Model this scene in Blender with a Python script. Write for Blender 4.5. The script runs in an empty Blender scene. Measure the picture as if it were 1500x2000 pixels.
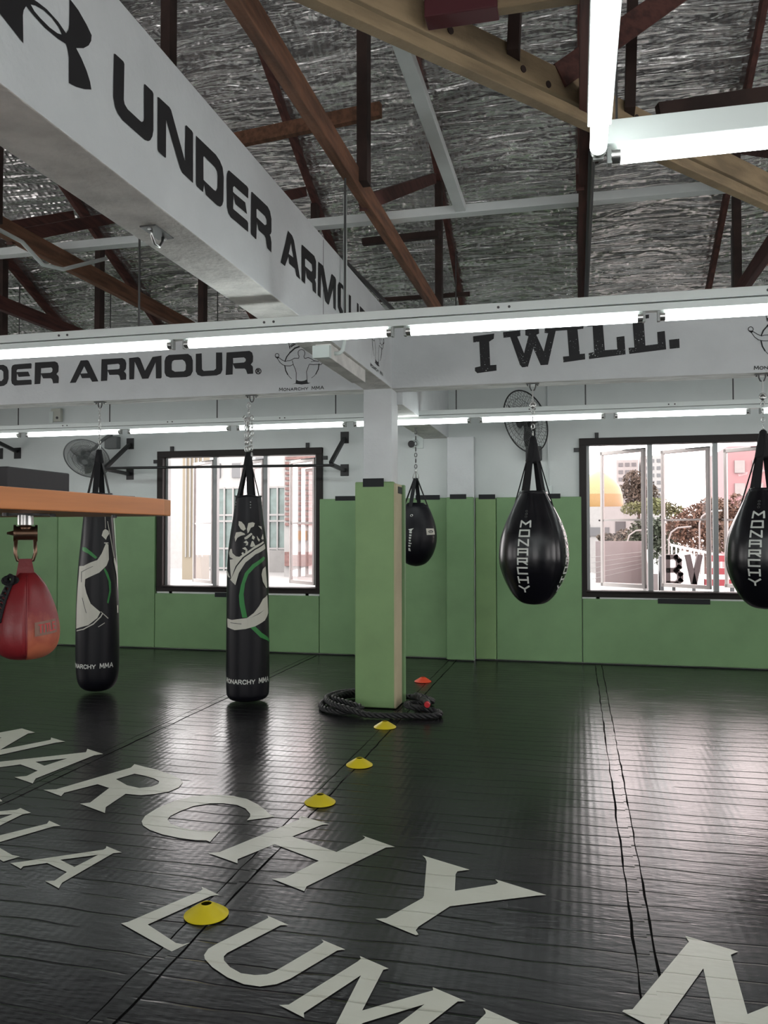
import bpy, math, random
from mathutils import Vector, Matrix
from mathutils.geometry import delaunay_2d_cdt
random.seed(7)
PI = math.pi
SC = bpy.context.scene
COL = SC.collection

# ------------------------------------------------------------------ camera, world, exposure
cam_data = bpy.data.cameras.new('camera')
cam = bpy.data.objects.new('camera', cam_data); COL.objects.link(cam)
SC.camera = cam
cam_data.sensor_fit = 'VERTICAL'
cam_data.sensor_height = 36.0
cam_data.lens = 1590.0 / 2000.0 * 36.0
cam_data.clip_start = 0.05; cam_data.clip_end = 600
YAW, PITCH, ROLL = 0.232723, 0.025199, 0.000838
cam.location = (0, 0, 1.55)
cam.rotation_mode = 'QUATERNION'
_fw = Vector((-math.sin(YAW)*math.cos(PITCH), math.cos(YAW)*math.cos(PITCH), math.sin(PITCH)))
_rt = Vector((math.cos(YAW), math.sin(YAW), 0)); _up = _rt.cross(_fw)
_r = _rt*math.cos(ROLL) - _up*math.sin(ROLL); _u = _rt*math.sin(ROLL) + _up*math.cos(ROLL)
cam.rotation_quaternion = Matrix((_r, _u, -_fw)).transposed().to_quaternion()

SKY = 7.2            # overcast sky brightness
TUBE = 15.5          # fluorescent tube brightness
w = bpy.data.worlds.new('overcast_sky'); SC.world = w; w.use_nodes = True
bg = w.node_tree.nodes['Background']
bg.inputs[0].default_value = (1.0, 0.962, 0.952, 1); bg.inputs[1].default_value = SKY
SC.view_settings.view_transform = 'Standard'; SC.view_settings.look = 'None'
SC.view_settings.exposure = 0.0; SC.view_settings.gamma = 1.0
SC.view_settings.use_curve_mapping = False

# ------------------------------------------------------------------ materials
def new_mat(name):
    m = bpy.data.materials.new(name); m.use_nodes = True
    return m, m.node_tree, m.node_tree.nodes['Principled BSDF']
def N(nt, typ, **kw):
    n = nt.nodes.new(typ)
    for k, v in kw.items(): setattr(n, k, v)
    return n
def math_node(nt, op, a, b=None, c=None):
    n = nt.nodes.new('ShaderNodeMath'); n.operation = op
    for i, v in enumerate((a, b, c)):
        if v is None: continue
        if isinstance(v, (int, float)): n.inputs[i].default_value = v
        else: nt.links.new(v, n.inputs[i])
    return n.outputs[0]
def mat(name, col, rough=0.5, metal=0.0, spec=0.5, vary=0.0, vscale=4.0, vstretch=(1,1,1), bump=0.0, bscale=60.0, bstretch=(1,1,1), coat=0.0, col2=None):
    m, nt, p = new_mat(name)
    p.inputs['Base Color'].default_value = (*col, 1)
    p.inputs['Roughness'].default_value = rough; p.inputs['Metallic'].default_value = metal
    p.inputs['Specular IOR Level'].default_value = spec
    p.inputs['Coat Weight'].default_value = coat
    tc = N(nt, 'ShaderNodeTexCoord')
    if vary or col2:
        mp = N(nt, 'ShaderNodeMapping'); mp.inputs['Scale'].default_value = vstretch
        nt.links.new(tc.outputs['Object'], mp.inputs[0])
        nz = N(nt, 'ShaderNodeTexNoise'); nz.inputs['Scale'].default_value = vscale; nz.inputs['Detail'].default_value = 6
        nt.links.new(mp.outputs[0], nz.inputs['Vector'])
        mx = N(nt, 'ShaderNodeMix', data_type='RGBA')
        c2 = col2 if col2 else tuple(c*(1-vary) for c in col)
        mx.inputs[6].default_value = (*c2, 1); mx.inputs[7].default_value = (*col, 1)
        rp = N(nt, 'ShaderNodeMapRange'); rp.inputs[1].default_value = 0.35; rp.inputs[2].default_value = 0.62
        nt.links.new(nz.outputs[0], rp.inputs[0]); nt.links.new(rp.outputs[0], mx.inputs[0])
        nt.links.new(mx.outputs[2], p.inputs['Base Color'])
    if bump:
        mp = N(nt, 'ShaderNodeMapping'); mp.inputs['Scale'].default_value = bstretch
        nt.links.new(tc.outputs['Object'], mp.inputs[0])
        nz = N(nt, 'ShaderNodeTexNoise'); nz.inputs['Scale'].default_value = bscale; nz.inputs['Detail'].default_value = 4
        nt.links.new(mp.outputs[0], nz.inputs['Vector'])
        b = N(nt, 'ShaderNodeBump'); b.inputs['Strength'].default_value = 1.0; b.inputs['Distance'].default_value = bump
        nt.links.new(nz.outputs[0], b.inputs['Height']); nt.links.new(b.outputs[0], p.inputs['Normal'])
    return m
def emit(name, col, strength):
    m = bpy.data.materials.new(name); m.use_nodes = True; nt = m.node_tree
    nt.nodes.remove(nt.nodes['Principled BSDF'])
    e = N(nt, 'ShaderNodeEmission'); e.inputs[0].default_value = (*col, 1); e.inputs[1].default_value = strength
    nt.links.new(e.outputs[0], nt.nodes['Material Output'].inputs[0])
    return m

def mat_bump(nt, p):
    """roll-out mat relief in world metres: cross cuts, fine grain, faint long ribs"""
    tc = N(nt, 'ShaderNodeTexCoord'); sx = N(nt, 'ShaderNodeSeparateXYZ'); nt.links.new(tc.outputs['Object'], sx.inputs[0])
    X, Y = sx.outputs[0], sx.outputs[1]
    strip = math_node(nt, 'FLOOR', math_node(nt, 'DIVIDE', math_node(nt, 'ADD', X, 1.47), 1.72))
    ph = math_node(nt, 'FRACT', math_node(nt, 'MULTIPLY', math_node(nt, 'SINE', math_node(nt, 'MULTIPLY', strip, 12.98)), 437.5))
    wv = N(nt, 'ShaderNodeTexNoise'); wv.inputs['Scale'].default_value = 1.1; wv.inputs['Detail'].default_value = 3
    nt.links.new(tc.outputs['Object'], wv.inputs['Vector'])
    yy = math_node(nt, 'ADD', math_node(nt, 'ADD', math_node(nt, 'DIVIDE', Y, 0.132), ph), math_node(nt, 'MULTIPLY', wv.outputs[0], 1.1))
    f = math_node(nt, 'ABSOLUTE', math_node(nt, 'SUBTRACT', math_node(nt, 'FRACT', yy), 0.5))
    g = N(nt, 'ShaderNodeMapRange', interpolation_type='SMOOTHSTEP'); g.inputs[1].default_value = 0.0; g.inputs[2].default_value = 0.055
    nt.links.new(f, g.inputs[0])
    mk = N(nt, 'ShaderNodeTexNoise'); mk.inputs['Scale'].default_value = 2.3; mk.inputs['Detail'].default_value = 2
    mp = N(nt, 'ShaderNodeMapping'); mp.inputs['Scale'].default_value = (0.7, 2.2, 1); nt.links.new(tc.outputs['Object'], mp.inputs[0]); nt.links.new(mp.outputs[0], mk.inputs['Vector'])
    mr = N(nt, 'ShaderNodeMapRange'); mr.inputs[1].default_value = 0.38; mr.inputs[2].default_value = 0.56; nt.links.new(mk.outputs[0], mr.inputs[0])
    groove = math_node(nt, 'MULTIPLY', math_node(nt, 'SUBTRACT', g.outputs[0], 1.0), mr.outputs[0])
    fine = N(nt, 'ShaderNodeTexNoise'); fine.inputs['Scale'].default_value = 42; fine.inputs['Detail'].default_value = 3
    mf = N(nt, 'ShaderNodeMapping'); mf.inputs['Scale'].default_value = (0.45, 1.5, 1); nt.links.new(tc.outputs['Object'], mf.inputs[0]); nt.links.new(mf.outputs[0], fine.inputs['Vector'])
    pebble = N(nt, 'ShaderNodeTexNoise'); pebble.inputs['Scale'].default_value = 17; pebble.inputs['Detail'].default_value = 2
    nt.links.new(mf.outputs[0], pebble.inputs['Vector'])
    ribs = math_node(nt, 'SINE', math_node(nt, 'MULTIPLY', X, 2*PI/0.043))
    h = math_node(nt, 'ADD', math_node(nt, 'MULTIPLY', groove, 0.0055), math_node(nt, 'MULTIPLY', fine.outputs[0], 0.0008))
    h = math_node(nt, 'ADD', h, math_node(nt, 'MULTIPLY', pebble.outputs[0], 0.0013))
    h = math_node(nt, 'ADD', h, math_node(nt, 'MULTIPLY', ribs, 0.00013))
    b = N(nt, 'ShaderNodeBump'); b.inputs['Strength'].default_value = 1.0; b.inputs['Distance'].default_value = 1.0
    nt.links.new(h, b.inputs['Height']); nt.links.new(b.outputs[0], p.inputs['Normal'])
    return groove

def floor_material():
    m, nt, p = new_mat('black_roll_mat')
    groove = mat_bump(nt, p)
    tc = N(nt, 'ShaderNodeTexCoord')
    nz = N(nt, 'ShaderNodeTexNoise'); nz.inputs['Scale'].default_value = 1.7; nz.inputs['Detail'].default_value = 8; nt.links.new(tc.outputs['Object'], nz.inputs['Vector'])
    mx = N(nt, 'ShaderNodeMix', data_type='RGBA'); mx.inputs[6].default_value = (0.0095, 0.0088, 0.0105, 1); mx.inputs[7].default_value = (0.0175, 0.0168, 0.0188, 1)
    nt.links.new(nz.outputs[0], mx.inputs[0]); nt.links.new(mx.outputs[2], p.inputs['Base Color'])
    rr = N(nt, 'ShaderNodeMapRange'); rr.inputs[1].default_value = .3; rr.inputs[2].default_value = .7; rr.inputs[3].default_value = .19; rr.inputs[4].default_value = .27
    nt.links.new(nz.outputs[0], rr.inputs[0]); nt.links.new(rr.outputs[0], p.inputs['Roughness'])
    p.inputs['Specular IOR Level'].default_value = 0.235
    return m
def tape_material():
    m, nt, p = new_mat('dark_mat_tape'); mat_bump(nt, p)
    p.inputs['Base Color'].default_value = (.012, .012, .013, 1); p.inputs['Roughness'].default_value = .22; p.inputs['Specular IOR Level'].default_value = .235
    return m
def letter_material():
    m, nt, p = new_mat('worn_cream_paint'); mat_bump(nt, p)
    tc = N(nt, 'ShaderNodeTexCoord')
    nz = N(nt, 'ShaderNodeTexNoise'); nz.inputs['Scale'].default_value = 5; nz.inputs['Detail'].default_value = 8; nt.links.new(tc.outputs['Object'], nz.inputs['Vector'])
    mx = N(nt, 'ShaderNodeMix', data_type='RGBA'); mx.inputs[6].default_value = (0.50, 0.50, 0.42, 1); mx.inputs[7].default_value = (0.60, 0.61, 0.54, 1)
    nt.links.new(nz.outputs[0], mx.inputs[0]); nt.links.new(mx.outputs[2], p.inputs['Base Color'])
    p.inputs['Roughness'].default_value = 0.36; p.inputs['Specular IOR Level'].default_value = 0.4
    return m
def foil_material():
    m, nt, p = new_mat('crinkled_foil_sarking')
    p.inputs['Metallic'].default_value = 0.85
    tc = N(nt, 'ShaderNodeTexCoord')
    def noise(sc, st, det=4, dist=0.0):
        mp = N(nt, 'ShaderNodeMapping'); mp.inputs['Scale'].default_value = st; mp.inputs['Rotation'].default_value = (0, 0, 0.05)
        nt.links.new(tc.outputs['Object'], mp.inputs[0])
        n = N(nt, 'ShaderNodeTexNoise'); n.inputs['Scale'].default_value = sc; n.inputs['Detail'].default_value = det; n.inputs['Distortion'].default_value = dist
        nt.links.new(mp.outputs[0], n.inputs['Vector']); return n.outputs[0]
    a = noise(4.2, (0.36, 2.6, 2.6), 2.5, 0.9); b_ = noise(1.6, (0.45, 1.8, 1.8), 3, 0.3); c_ = noise(11, (0.42, 2.0, 2.0), 3, 0.6)
    # netting: hexagon-like cells pressed into the foil
    mp = N(nt, 'ShaderNodeMapping'); mp.inputs['Scale'].default_value = (1, 1.1, 0); nt.links.new(tc.outputs['Object'], mp.inputs[0])
    vo = N(nt, 'ShaderNodeTexVoronoi', feature='SMOOTH_F1'); vo.inputs['Scale'].default_value = 17; vo.inputs['Randomness'].default_value = 0.45
    nt.links.new(mp.outputs[0], vo.inputs['Vector'])
    vr = N(nt, 'ShaderNodeMapRange'); vr.inputs[1].default_value = 0.0; vr.inputs[2].default_value = 0.65; nt.links.new(vo.outputs['Distance'], vr.inputs[0])
    # lap joints running along the roof
    sx = N(nt, 'ShaderNodeSeparateXYZ'); nt.links.new(tc.outputs['Object'], sx.inputs[0])
    q = math_node(nt, 'FRACT', math_node(nt, 'ADD', math_node(nt, 'DIVIDE', sx.outputs[1], 0.82), math_node(nt, 'MULTIPLY', b_, 0.12)))
    lap = N(nt, 'ShaderNodeMapRange'); lap.inputs[1].default_value = 0.0; lap.inputs[2].default_value = 0.03; nt.links.new(q, lap.inputs[0])
    h = math_node(nt, 'ADD', math_node(nt, 'MULTIPLY', a, 0.05), math_node(nt, 'MULTIPLY', b_, 0.055))
    h = math_node(nt, 'ADD', h, math_node(nt, 'MULTIPLY', c_, 0.004))
    h = math_node(nt, 'ADD', h, math_node(nt, 'MULTIPLY', vr.outputs[0], -0.011))
    h = math_node(nt, 'ADD', h, math_node(nt, 'MULTIPLY', lap.outputs[0], 0.012))
    bp = N(nt, 'ShaderNodeBump'); bp.inputs['Strength'].default_value = 1.0; bp.inputs['Distance'].default_value = 1.0
    nt.links.new(h, bp.inputs['Height']); nt.links.new(bp.outputs[0], p.inputs['Normal'])
    mx = N(nt, 'ShaderNodeMix', data_type='RGBA'); mx.inputs[6].default_value = (0.42, 0.41, 0.405, 1); mx.inputs[7].default_value = (0.92, 0.89, 0.88, 1)
    r2 = N(nt, 'ShaderNodeMapRange'); r2.inputs[1].default_value = 0.3; r2.inputs[2].default_value = 0.7; nt.links.new(noise(3, (0.6, 1.4, 1.4), 8), r2.inputs[0])
    vs_ = math_node(nt, 'SUBTRACT', 1.0, math_node(nt, 'MULTIPLY', vr.outputs[0], 0.25))
    fac = math_node(nt, 'MULTIPLY', math_node(nt, 'MULTIPLY', r2.outputs[0], vs_), lap.outputs[0])
    nt.links.new(fac, mx.inputs[0]); nt.links.new(mx.outputs[2], p.inputs['Base Color'])
    p.inputs['Roughness'].default_value = 0.27
    return m
def worn_print_material():
    m, nt, p = new_mat('worn_black_print')
    tc = N(nt, 'ShaderNodeTexCoord')
    nz = N(nt, 'ShaderNodeTexNoise'); nz.inputs['Scale'].default_value = 85; nz.inputs['Detail'].default_value = 3; nt.links.new(tc.outputs['Object'], nz.inputs['Vector'])
    n2 = N(nt, 'ShaderNodeTexNoise'); n2.inputs['Scale'].default_value = 7; nt.links.new(tc.outputs['Object'], n2.inputs['Vector'])
    s = math_node(nt, 'ADD', nz.outputs[0], math_node(nt, 'MULTIPLY', n2.outputs[0], 0.35))
    r = N(nt, 'ShaderNodeMapRange'); r.inputs[1].default_value = 0.835; r.inputs[2].default_value = 0.865; nt.links.new(s, r.inputs[0])
    mx = N(nt, 'ShaderNodeMix', data_type='RGBA'); mx.inputs[6].default_value = (0.012, 0.012, 0.014, 1); mx.inputs[7].default_value = (0.62, 0.63, 0.64, 1)
    nt.links.new(r.outputs[0], mx.inputs[0]); nt.links.new(mx.outputs[2], p.inputs['Base Color'])
    p.inputs['Roughness'].default_value = 0.6
    return m
def glass_material():
    m = bpy.data.materials.new('clear_window_glass'); m.use_nodes = True; nt = m.node_tree
    nt.nodes.remove(nt.nodes['Principled BSDF'])
    t = N(nt, 'ShaderNodeBsdfTransparent'); t.inputs[0].default_value = (0.95, 0.90, 0.90, 1)
    g = N(nt, 'ShaderNodeBsdfGlossy'); g.inputs['Roughness'].default_value = 0.02
    fr = N(nt, 'ShaderNodeFresnel'); fr.inputs[0].default_value = 1.45
    mx = N(nt, 'ShaderNodeMixShader'); nt.links.new(math_node(nt, 'MULTIPLY', fr.outputs[0], 0.3), mx.inputs[0])
    nt.links.new(t.outputs[0], mx.inputs[1]); nt.links.new(g.outputs[0], mx.inputs[2])
    nt.links.new(mx.outputs[0], nt.nodes['Material Output'].inputs[0])
    return m

def worn_leather():
    m, nt, p = new_mat('worn_orange_red_leather')
    tc = N(nt, 'ShaderNodeTexCoord'); sx = N(nt, 'ShaderNodeSeparateXYZ'); nt.links.new(tc.outputs['Object'], sx.inputs[0])
    nz = N(nt, 'ShaderNodeTexNoise'); nz.inputs['Scale'].default_value = 24; nz.inputs['Detail'].default_value = 6; nt.links.new(tc.outputs['Object'], nz.inputs['Vector'])
    h = math_node(nt, 'ADD', sx.outputs[2], math_node(nt, 'MULTIPLY', math_node(nt, 'SUBTRACT', nz.outputs[0], .5), .16))
    r = N(nt, 'ShaderNodeMapRange'); r.inputs[1].default_value = -.225; r.inputs[2].default_value = -.315; nt.links.new(h, r.inputs[0])
    mx = N(nt, 'ShaderNodeMix', data_type='RGBA'); mx.inputs[6].default_value = (.20, .014, .018, 1); mx.inputs[7].default_value = (.44, .12, .06, 1)
    nt.links.new(r.outputs[0], mx.inputs[0]); nt.links.new(mx.outputs[2], p.inputs['Base Color']); p.inputs['Roughness'].default_value = .48
    return m

M = dict(
 soffit_lit=mat('lit_white_peeling_paint', (0.86, 0.86, 0.84), 0.7, col2=(.5, .49, .46), vscale=9, vstretch=(.5, 3, 3)),  # peeling paint, whitened to carry tube light and floor bounce on the underside
 floor=floor_material(), letter=letter_material(), foil=foil_material(), worn=worn_print_material(), glass=glass_material(),
 tape=tape_material(),
 wall=mat('white_wall_paint', (0.66, 0.7, 0.69), 0.65, vary=0.06, vscale=2.0, bump=0.001, bscale=40),
 beam=mat('white_concrete_paint', (0.66, 0.685, 0.695), 0.6, vary=0.07, vscale=3.5, bump=0.0025, bscale=35),
 soffit=mat('rough_painted_concrete', (0.78, 0.765, 0.73), 0.8, vary=0.25, vscale=6, bump=0.01, bscale=28),
 green=mat('green_vinyl', (0.20, 0.345, 0.165), 0.5, spec=0.35, vary=0.12, vscale=2.2, bump=0.0018, bscale=9),
 green2=mat('yellow_green_vinyl', (0.235, 0.375, 0.165), 0.5, spec=0.35, vary=0.12, vscale=2.5, bump=0.0018, bscale=9),
 beige=mat('beige_pad_backing', (0.47, 0.42, 0.27), 0.75, vary=.12),
 gap=mat('black_seam_gap', (0.002, 0.002, 0.002), 0.95, spec=.05),
 velcro=mat('black_hook_tape', (0.018, 0.020, 0.022), 0.85),
 ink=mat('black_vinyl_lettering', (0.010, 0.010, 0.012), 0.5),
 grey_ink=mat('grey_ink', (0.06, 0.06, 0.062), 0.6),
 brown=mat('old_brown_timber', (0.21, 0.095, 0.052), 0.7, vary=.5, vscale=5, vstretch=(6, .6, 6), bump=.003, bscale=30),
 redbrown=mat('red_brown_timber', (0.10, 0.034, 0.026), 0.75, vary=.5, vscale=5, vstretch=(6, .6, 6)),
 darkwood=mat('dark_roof_timber', (0.045, 0.024, 0.019), 0.8, vary=.5, vscale=6),
 lit_timber=mat('pale_lamplit_timber', (0.33, 0.24, 0.14), 0.7, vary=.4, vscale=3, vstretch=(1, 1, 6), bump=.004, bscale=30),  # yellow of the nearby lamp light is put into this base colour
 redpaint=mat('dark_red_paint', (0.085, 0.012, 0.018), 0.6),
 white_metal=mat('white_enamel', (0.74, 0.79, 0.77), 0.35),
 white_batten=mat('white_painted_steel', (0.72, 0.75, 0.74), 0.5, vary=.1),
 tube=emit('fluorescent_tube_glow', (0.93, 1.0, 0.985), TUBE),
 holder=mat('grey_lamp_holder', (0.36, 0.38, 0.37), 0.4),
 black_metal=mat('black_powder_coat', (0.008, 0.008, 0.009), 0.45),
 brown_metal=mat('dark_bronze_frame', (0.014, 0.01, 0.009), 0.5, spec=.25),
 sash=mat('silver_grey_aluminium', (0.36, 0.33, 0.32), 0.45, metal=.3),
 mull=mat('grey_aluminium', (0.30, 0.31, 0.31), 0.45, metal=.3),
 steel=mat('zinc_steel', (0.55, 0.55, 0.54), 0.32, metal=1.0),
 rod=mat('dark_steel_rod', (0.10, 0.10, 0.10), 0.45, metal=.7),
 bag=mat('black_bag_vinyl', (0.0035, 0.0035, 0.006), 0.27, spec=.45, bump=0.003, bscale=7, bstretch=(1, 1, .5)),
 bag_matte=mat('black_bag_canvas', (0.0045, 0.0045, 0.0075), 0.42, spec=.3, bump=0.002, bscale=9, bstretch=(1, 1, .4)),
 web=mat('black_webbing', (0.005, 0.005, 0.007), 0.8),
 print_white=mat('white_print', (0.62, 0.64, 0.60), 0.5),
 print_cream=mat('cream_print', (0.56, 0.55, 0.48), 0.5),
 print_green=mat('green_print', (0.025, 0.21, 0.045), 0.5),
 fan_grey=mat('grey_fan_plastic', (0.17, 0.18, 0.18), 0.5),
 fan_blade=mat('pale_grey_fan_blade', (0.34, 0.35, 0.35), 0.5),
 fan_dark=mat('black_fan_metal', (0.025, 0.026, 0.027), 0.45),
 fan_wire=mat('grey_fan_wire', (0.10, 0.105, 0.105), 0.45),
 orange_wood=mat('orange_varnished_board', (0.58, 0.205, 0.062), 0.42, vary=.18, vscale=5, vstretch=(1, .3, 6)),
 red_leather=mat('red_leather', (0.2, 0.014, 0.018), 0.40, vary=.12, vscale=14, bump=.003, bscale=22),
 worn_leather=worn_leather(),
 tan=mat('tan_patch', (0.22, 0.115, 0.085), 0.6),
 label_red=mat('red_label_print', (0.48, 0.05, 0.05), 0.6),
 bronze=mat('antique_bronze', (0.20, 0.125, 0.085), 0.32, metal=.9),
 yellow=mat('yellow_plastic', (0.62, 0.50, 0.012), 0.42, spec=.4),
 orange=mat('orange_red_plastic', (0.85, 0.075, 0.02), 0.42),
 rope=mat('black_rope', (0.016, 0.016, 0.017), 0.55, bump=.003, bscale=120),
 grip=mat('grey_grip_sleeve', (0.05, 0.05, 0.052), 0.6),
 red_cap=mat('red_end_cap', (0.55, 0.02, 0.03), 0.5),
 speaker=mat('black_speaker_case', (0.008, 0.008, 0.011), 0.6),
 box_white=mat('pale_plastic', (0.66, 0.72, 0.70), 0.5),
 box_cream=mat('cream_plastic', (0.50, 0.51, 0.45), 0.5),
 plaster=mat('white_render', (0.21, 0.205, 0.2), 0.8, vary=.08),  # even white render with slight random tone
 terrace=mat('pale_roof_deck', (0.17, 0.165, 0.16), 0.8, vary=.1),
 pink=mat('pink_render', (0.135, 0.112, 0.112), 0.8, vary=.1),
 brick=mat('red_brick_facade', (0.14, 0.075, 0.068), 0.8, vary=.4, vscale=12),
 cream_wall=mat('cream_render', (0.16, 0.135, 0.098), 0.8),
 grey_win=mat('grey_window', (0.06, 0.06, 0.063), 0.4),
 dark_win=mat('dark_window', (0.03, 0.028, 0.03), 0.4),  # flat dark pane colour
 teal_glass=mat('green_glass', (0.075, 0.115, 0.105), 0.2, vary=.4, vscale=3),
 gold=mat('gold_dome_tiles', (0.19, 0.105, 0.026), 0.5, vary=.15, vscale=20),
 lime=mat('yellow_green_dome_tiles', (0.165, 0.155, 0.06), 0.5, vary=.15, vscale=20),
 leaf_green=mat('green_foliage', (0.036, 0.046, 0.026), 0.8, vary=.5, vscale=9),
 leaf_yellow=mat('yellow_green_foliage', (0.1, 0.108, 0.04), 0.8, vary=.4, vscale=9),
 leaf_brown=mat('brown_green_foliage', (0.085, 0.064, 0.046), 0.8, vary=.5, vscale=9),
 leaf_red=mat('russet_foliage', (0.105, 0.058, 0.037), 0.8, vary=.5, vscale=9),
 trunk=mat('grey_trunk', (0.08, 0.06, 0.05), 0.8),
 sign_dark=mat('dark_sign_letter', (0.042, 0.031, 0.032), 0.6),
 sign_grey=mat('grey_sign_return', (0.05, 0.05, 0.053), 0.6),
 sign_red=mat('red_sign_bar', (0.2, 0.022, 0.03), 0.5),
 pink_red=mat('pale_red_facade', (0.22, 0.125, 0.13), 0.8),
 orange_panel=mat('orange_panel', (0.17, 0.085, 0.02), 0.6),
)

# ------------------------------------------------------------------ mesh helpers
class MB:
    """collects shapes in world metres; build() links them as ONE mesh object (vertices relative to the parent thing)"""
    def __init__(s): s.v = []; s.f = []; s.mi = []; s.cur = 0
    def add(s, vs, fs):
        o = len(s.v); s.v += [Vector(p) for p in vs]
        s.f += [[i+o for i in f] for f in fs]; s.mi += [s.cur]*len(fs); return s
    def box(s, x0, x1, y0, y1, z0, z1):
        return s.add([(x0,y0,z0),(x1,y0,z0),(x1,y1,z0),(x0,y1,z0),(x0,y0,z1),(x1,y0,z1),(x1,y1,z1),(x0,y1,z1)],
                     [(3,2,1,0),(4,5,6,7),(0,1,5,4),(1,2,6,5),(2,3,7,6),(3,0,4,7)])
    def bar(s, a, b, wd, ht, up=(0,0,1)):
        """rectangular stick from a to b, wd across, ht along up"""
        a, b = Vector(a), Vector(b); d = (b-a).normalized(); up = Vector(up)
        if abs(d.dot(up)) > .98: up = Vector((0,1,0)) if abs(d.y) < .9 else Vector((1,0,0))
        r = d.cross(up).normalized()*wd/2; u = r.cross(d).normalized()*ht/2
        vs = [a-r-u, a+r-u, a+r+u, a-r+u, b-r-u, b+r-u, b+r+u, b-r+u]
        return s.add(vs, [(0,1,2,3),(7,6,5,4),(0,4,5,1),(1,5,6,2),(2,6,7,3),(3,7,4,0)])
    def cyl(s, a, b, r, n=12, r2=None):
        a, b = Vector(a), Vector(b); d = (b-a).normalized(); r2 = r if r2 is None else r2
        t = Vector((0,0,1)) if abs(d.z) < .9 else Vector((1,0,0)); e1 = d.cross(t).normalized(); e2 = d.cross(e1)
        vs = []
        for k in range(n):
            c, q = math.cos(2*PI*k/n), math.sin(2*PI*k/n)
            vs.append(a+(e1*c+e2*q)*r)
        for k in range(n):
            c, q = math.cos(2*PI*k/n), math.sin(2*PI*k/n)
            vs.append(b+(e1*c+e2*q)*r2)
        fs = [(k,(k+1)%n,n+(k+1)%n,n+k) for k in range(n)] + [tuple(range(n))[::-1], tuple(range(n,2*n))]
        return s.add(vs, fs)
    def tube(s, pts, r, n=8, closed=False):
        pts = [Vector(p) for p in pts]; L = len(pts); vs = []; nrm = None
        for i, p in enumerate(pts):
            if closed: d = (pts[(i+1)%L]-pts[i-1]).normalized()
            else: d = (pts[min(i+1,L-1)]-pts[max(i-1,0)]).normalized()
            if nrm is None:
                t = Vector((0,0,1)) if abs(d.z) < .9 else Vector((1,0,0)); nrm = d.cross(t).normalized()
            nrm = (nrm-d*nrm.dot(d)).normalized(); bn = d.cross(nrm)
            rr = r[i] if isinstance(r, (list, tuple)) else r
            for k in range(n):
                vs.append(p+(nrm*math.cos(2*PI*k/n)+bn*math.sin(2*PI*k/n))*rr)
        fs = []
        for i in range(L if closed else L-1):
            a, b = i*n, ((i+1)%L)*n
            for k in range(n): fs.append((a+k, a+(k+1)%n, b+(k+1)%n, b+k))
        if not closed: fs += [tuple(range(n))[::-1], tuple(range((L-1)*n, L*n))]
        return s.add(vs, fs)
    def lathe(s, prof, c=(0,0), n=32, f=None, close=True):
        """prof: list of (z, r); f(theta, z, r) may modulate the radius"""
        vs = []; rings = []
        for z, r in prof:
            if r < 1e-5: rings.append([len(vs)]); vs.append((c[0], c[1], z))
            else:
                rg = []
                for k in range(n):
                    t = 2*PI*k/n; q = f(t, z, r) if f else r
                    rg.append(len(vs)); vs.append((c[0]+q*math.cos(t), c[1]+q*math.sin(t), z))
                rings.append(rg)
        fs = []
        for a, b in zip(rings, rings[1:]):
            for k in range(n):
                i, j = a[k%len(a)], a[(k+1)%len(a)]; p, q = b[k%len(b)], b[(k+1)%len(b)]
                f_ = [i, p, q, j]; g = []
                for t in f_:
                    if t not in g: g.append(t)
                if len(g) > 2: fs.append(g)
        if close:
            for rg, rev in ((rings[0], False), (rings[-1], True)):
                if len(rg) > 1: fs.append(rg[::-1] if rev else rg)
        return s.add(vs, fs)
    def torus(s, c, R, r, axis, n=24, m=8, sx=1.0, long_axis=None):
        c = Vector(c); ax = Vector(axis).normalized()
        if long_axis is not None: e1 = Vector(long_axis).normalized()
        else:
            t = Vector((0,0,1)) if abs(ax.z) < .9 else Vector((1,0,0)); e1 = ax.cross(t).normalized()
        e2 = ax.cross(e1).normalized()
        return s.tube([c+(e1*math.cos(2*PI*k/n)*R*sx+e2*math.sin(2*PI*k/n)*R) for k in range(n)], r, m, closed=True)
    def poly(s, loops, to3d, grid=None, thick=None):
        """fill 2D loops (outer first, then holes); to3d maps 2D -> world"""
        vs2 = []; ed = []
        for lp in loops:
            o = len(vs2); L = len(lp)
            pts = lp
            if grid:
                pts = []
                for i in range(L):
                    a, b = Vector(lp[i]), Vector(lp[(i+1)%L]); k = max(1, int((b-a).length/grid))
                    pts += [tuple(a+(b-a)*j/k) for j in range(k)]
            L = len(pts); vs2 += [Vector(p) for p in pts]; ed += [(o+i, o+(i+1)%L) for i in range(L)]
        if grid:
            xs = [p[0] for p in loops[0]]; ys = [p[1] for p in loops[0]]
            x = min(xs)+grid/2
            while x < max(xs):
                y = min(ys)+grid/2
                while y < max(ys): vs2.append(Vector((x, y))); y += grid
                x += grid
        r = delaunay_2d_cdt(vs2, ed, [], 0, 1e-6)
        def inside(p):
            c = False
            for lp in loops:
                for i in range(len(lp)):
                    (x1,y1),(x2,y2) = lp[i], lp[i-1]
                    if (y1 > p[1]) != (y2 > p[1]) and p[0] < (x2-x1)*(p[1]-y1)/(y2-y1)+x1: c = not c
            return c
        fs = [f for f in r[2] if inside(sum((r[0][i] for i in f), Vector((0,0)))/len(f))]
        used = sorted({i for f in fs for i in f}); mp = {i: k for k, i in enumerate(used)}
        return s.add([to3d(*r[0][i]) for i in used], [[mp[i] for i in f] for f in fs])
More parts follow.
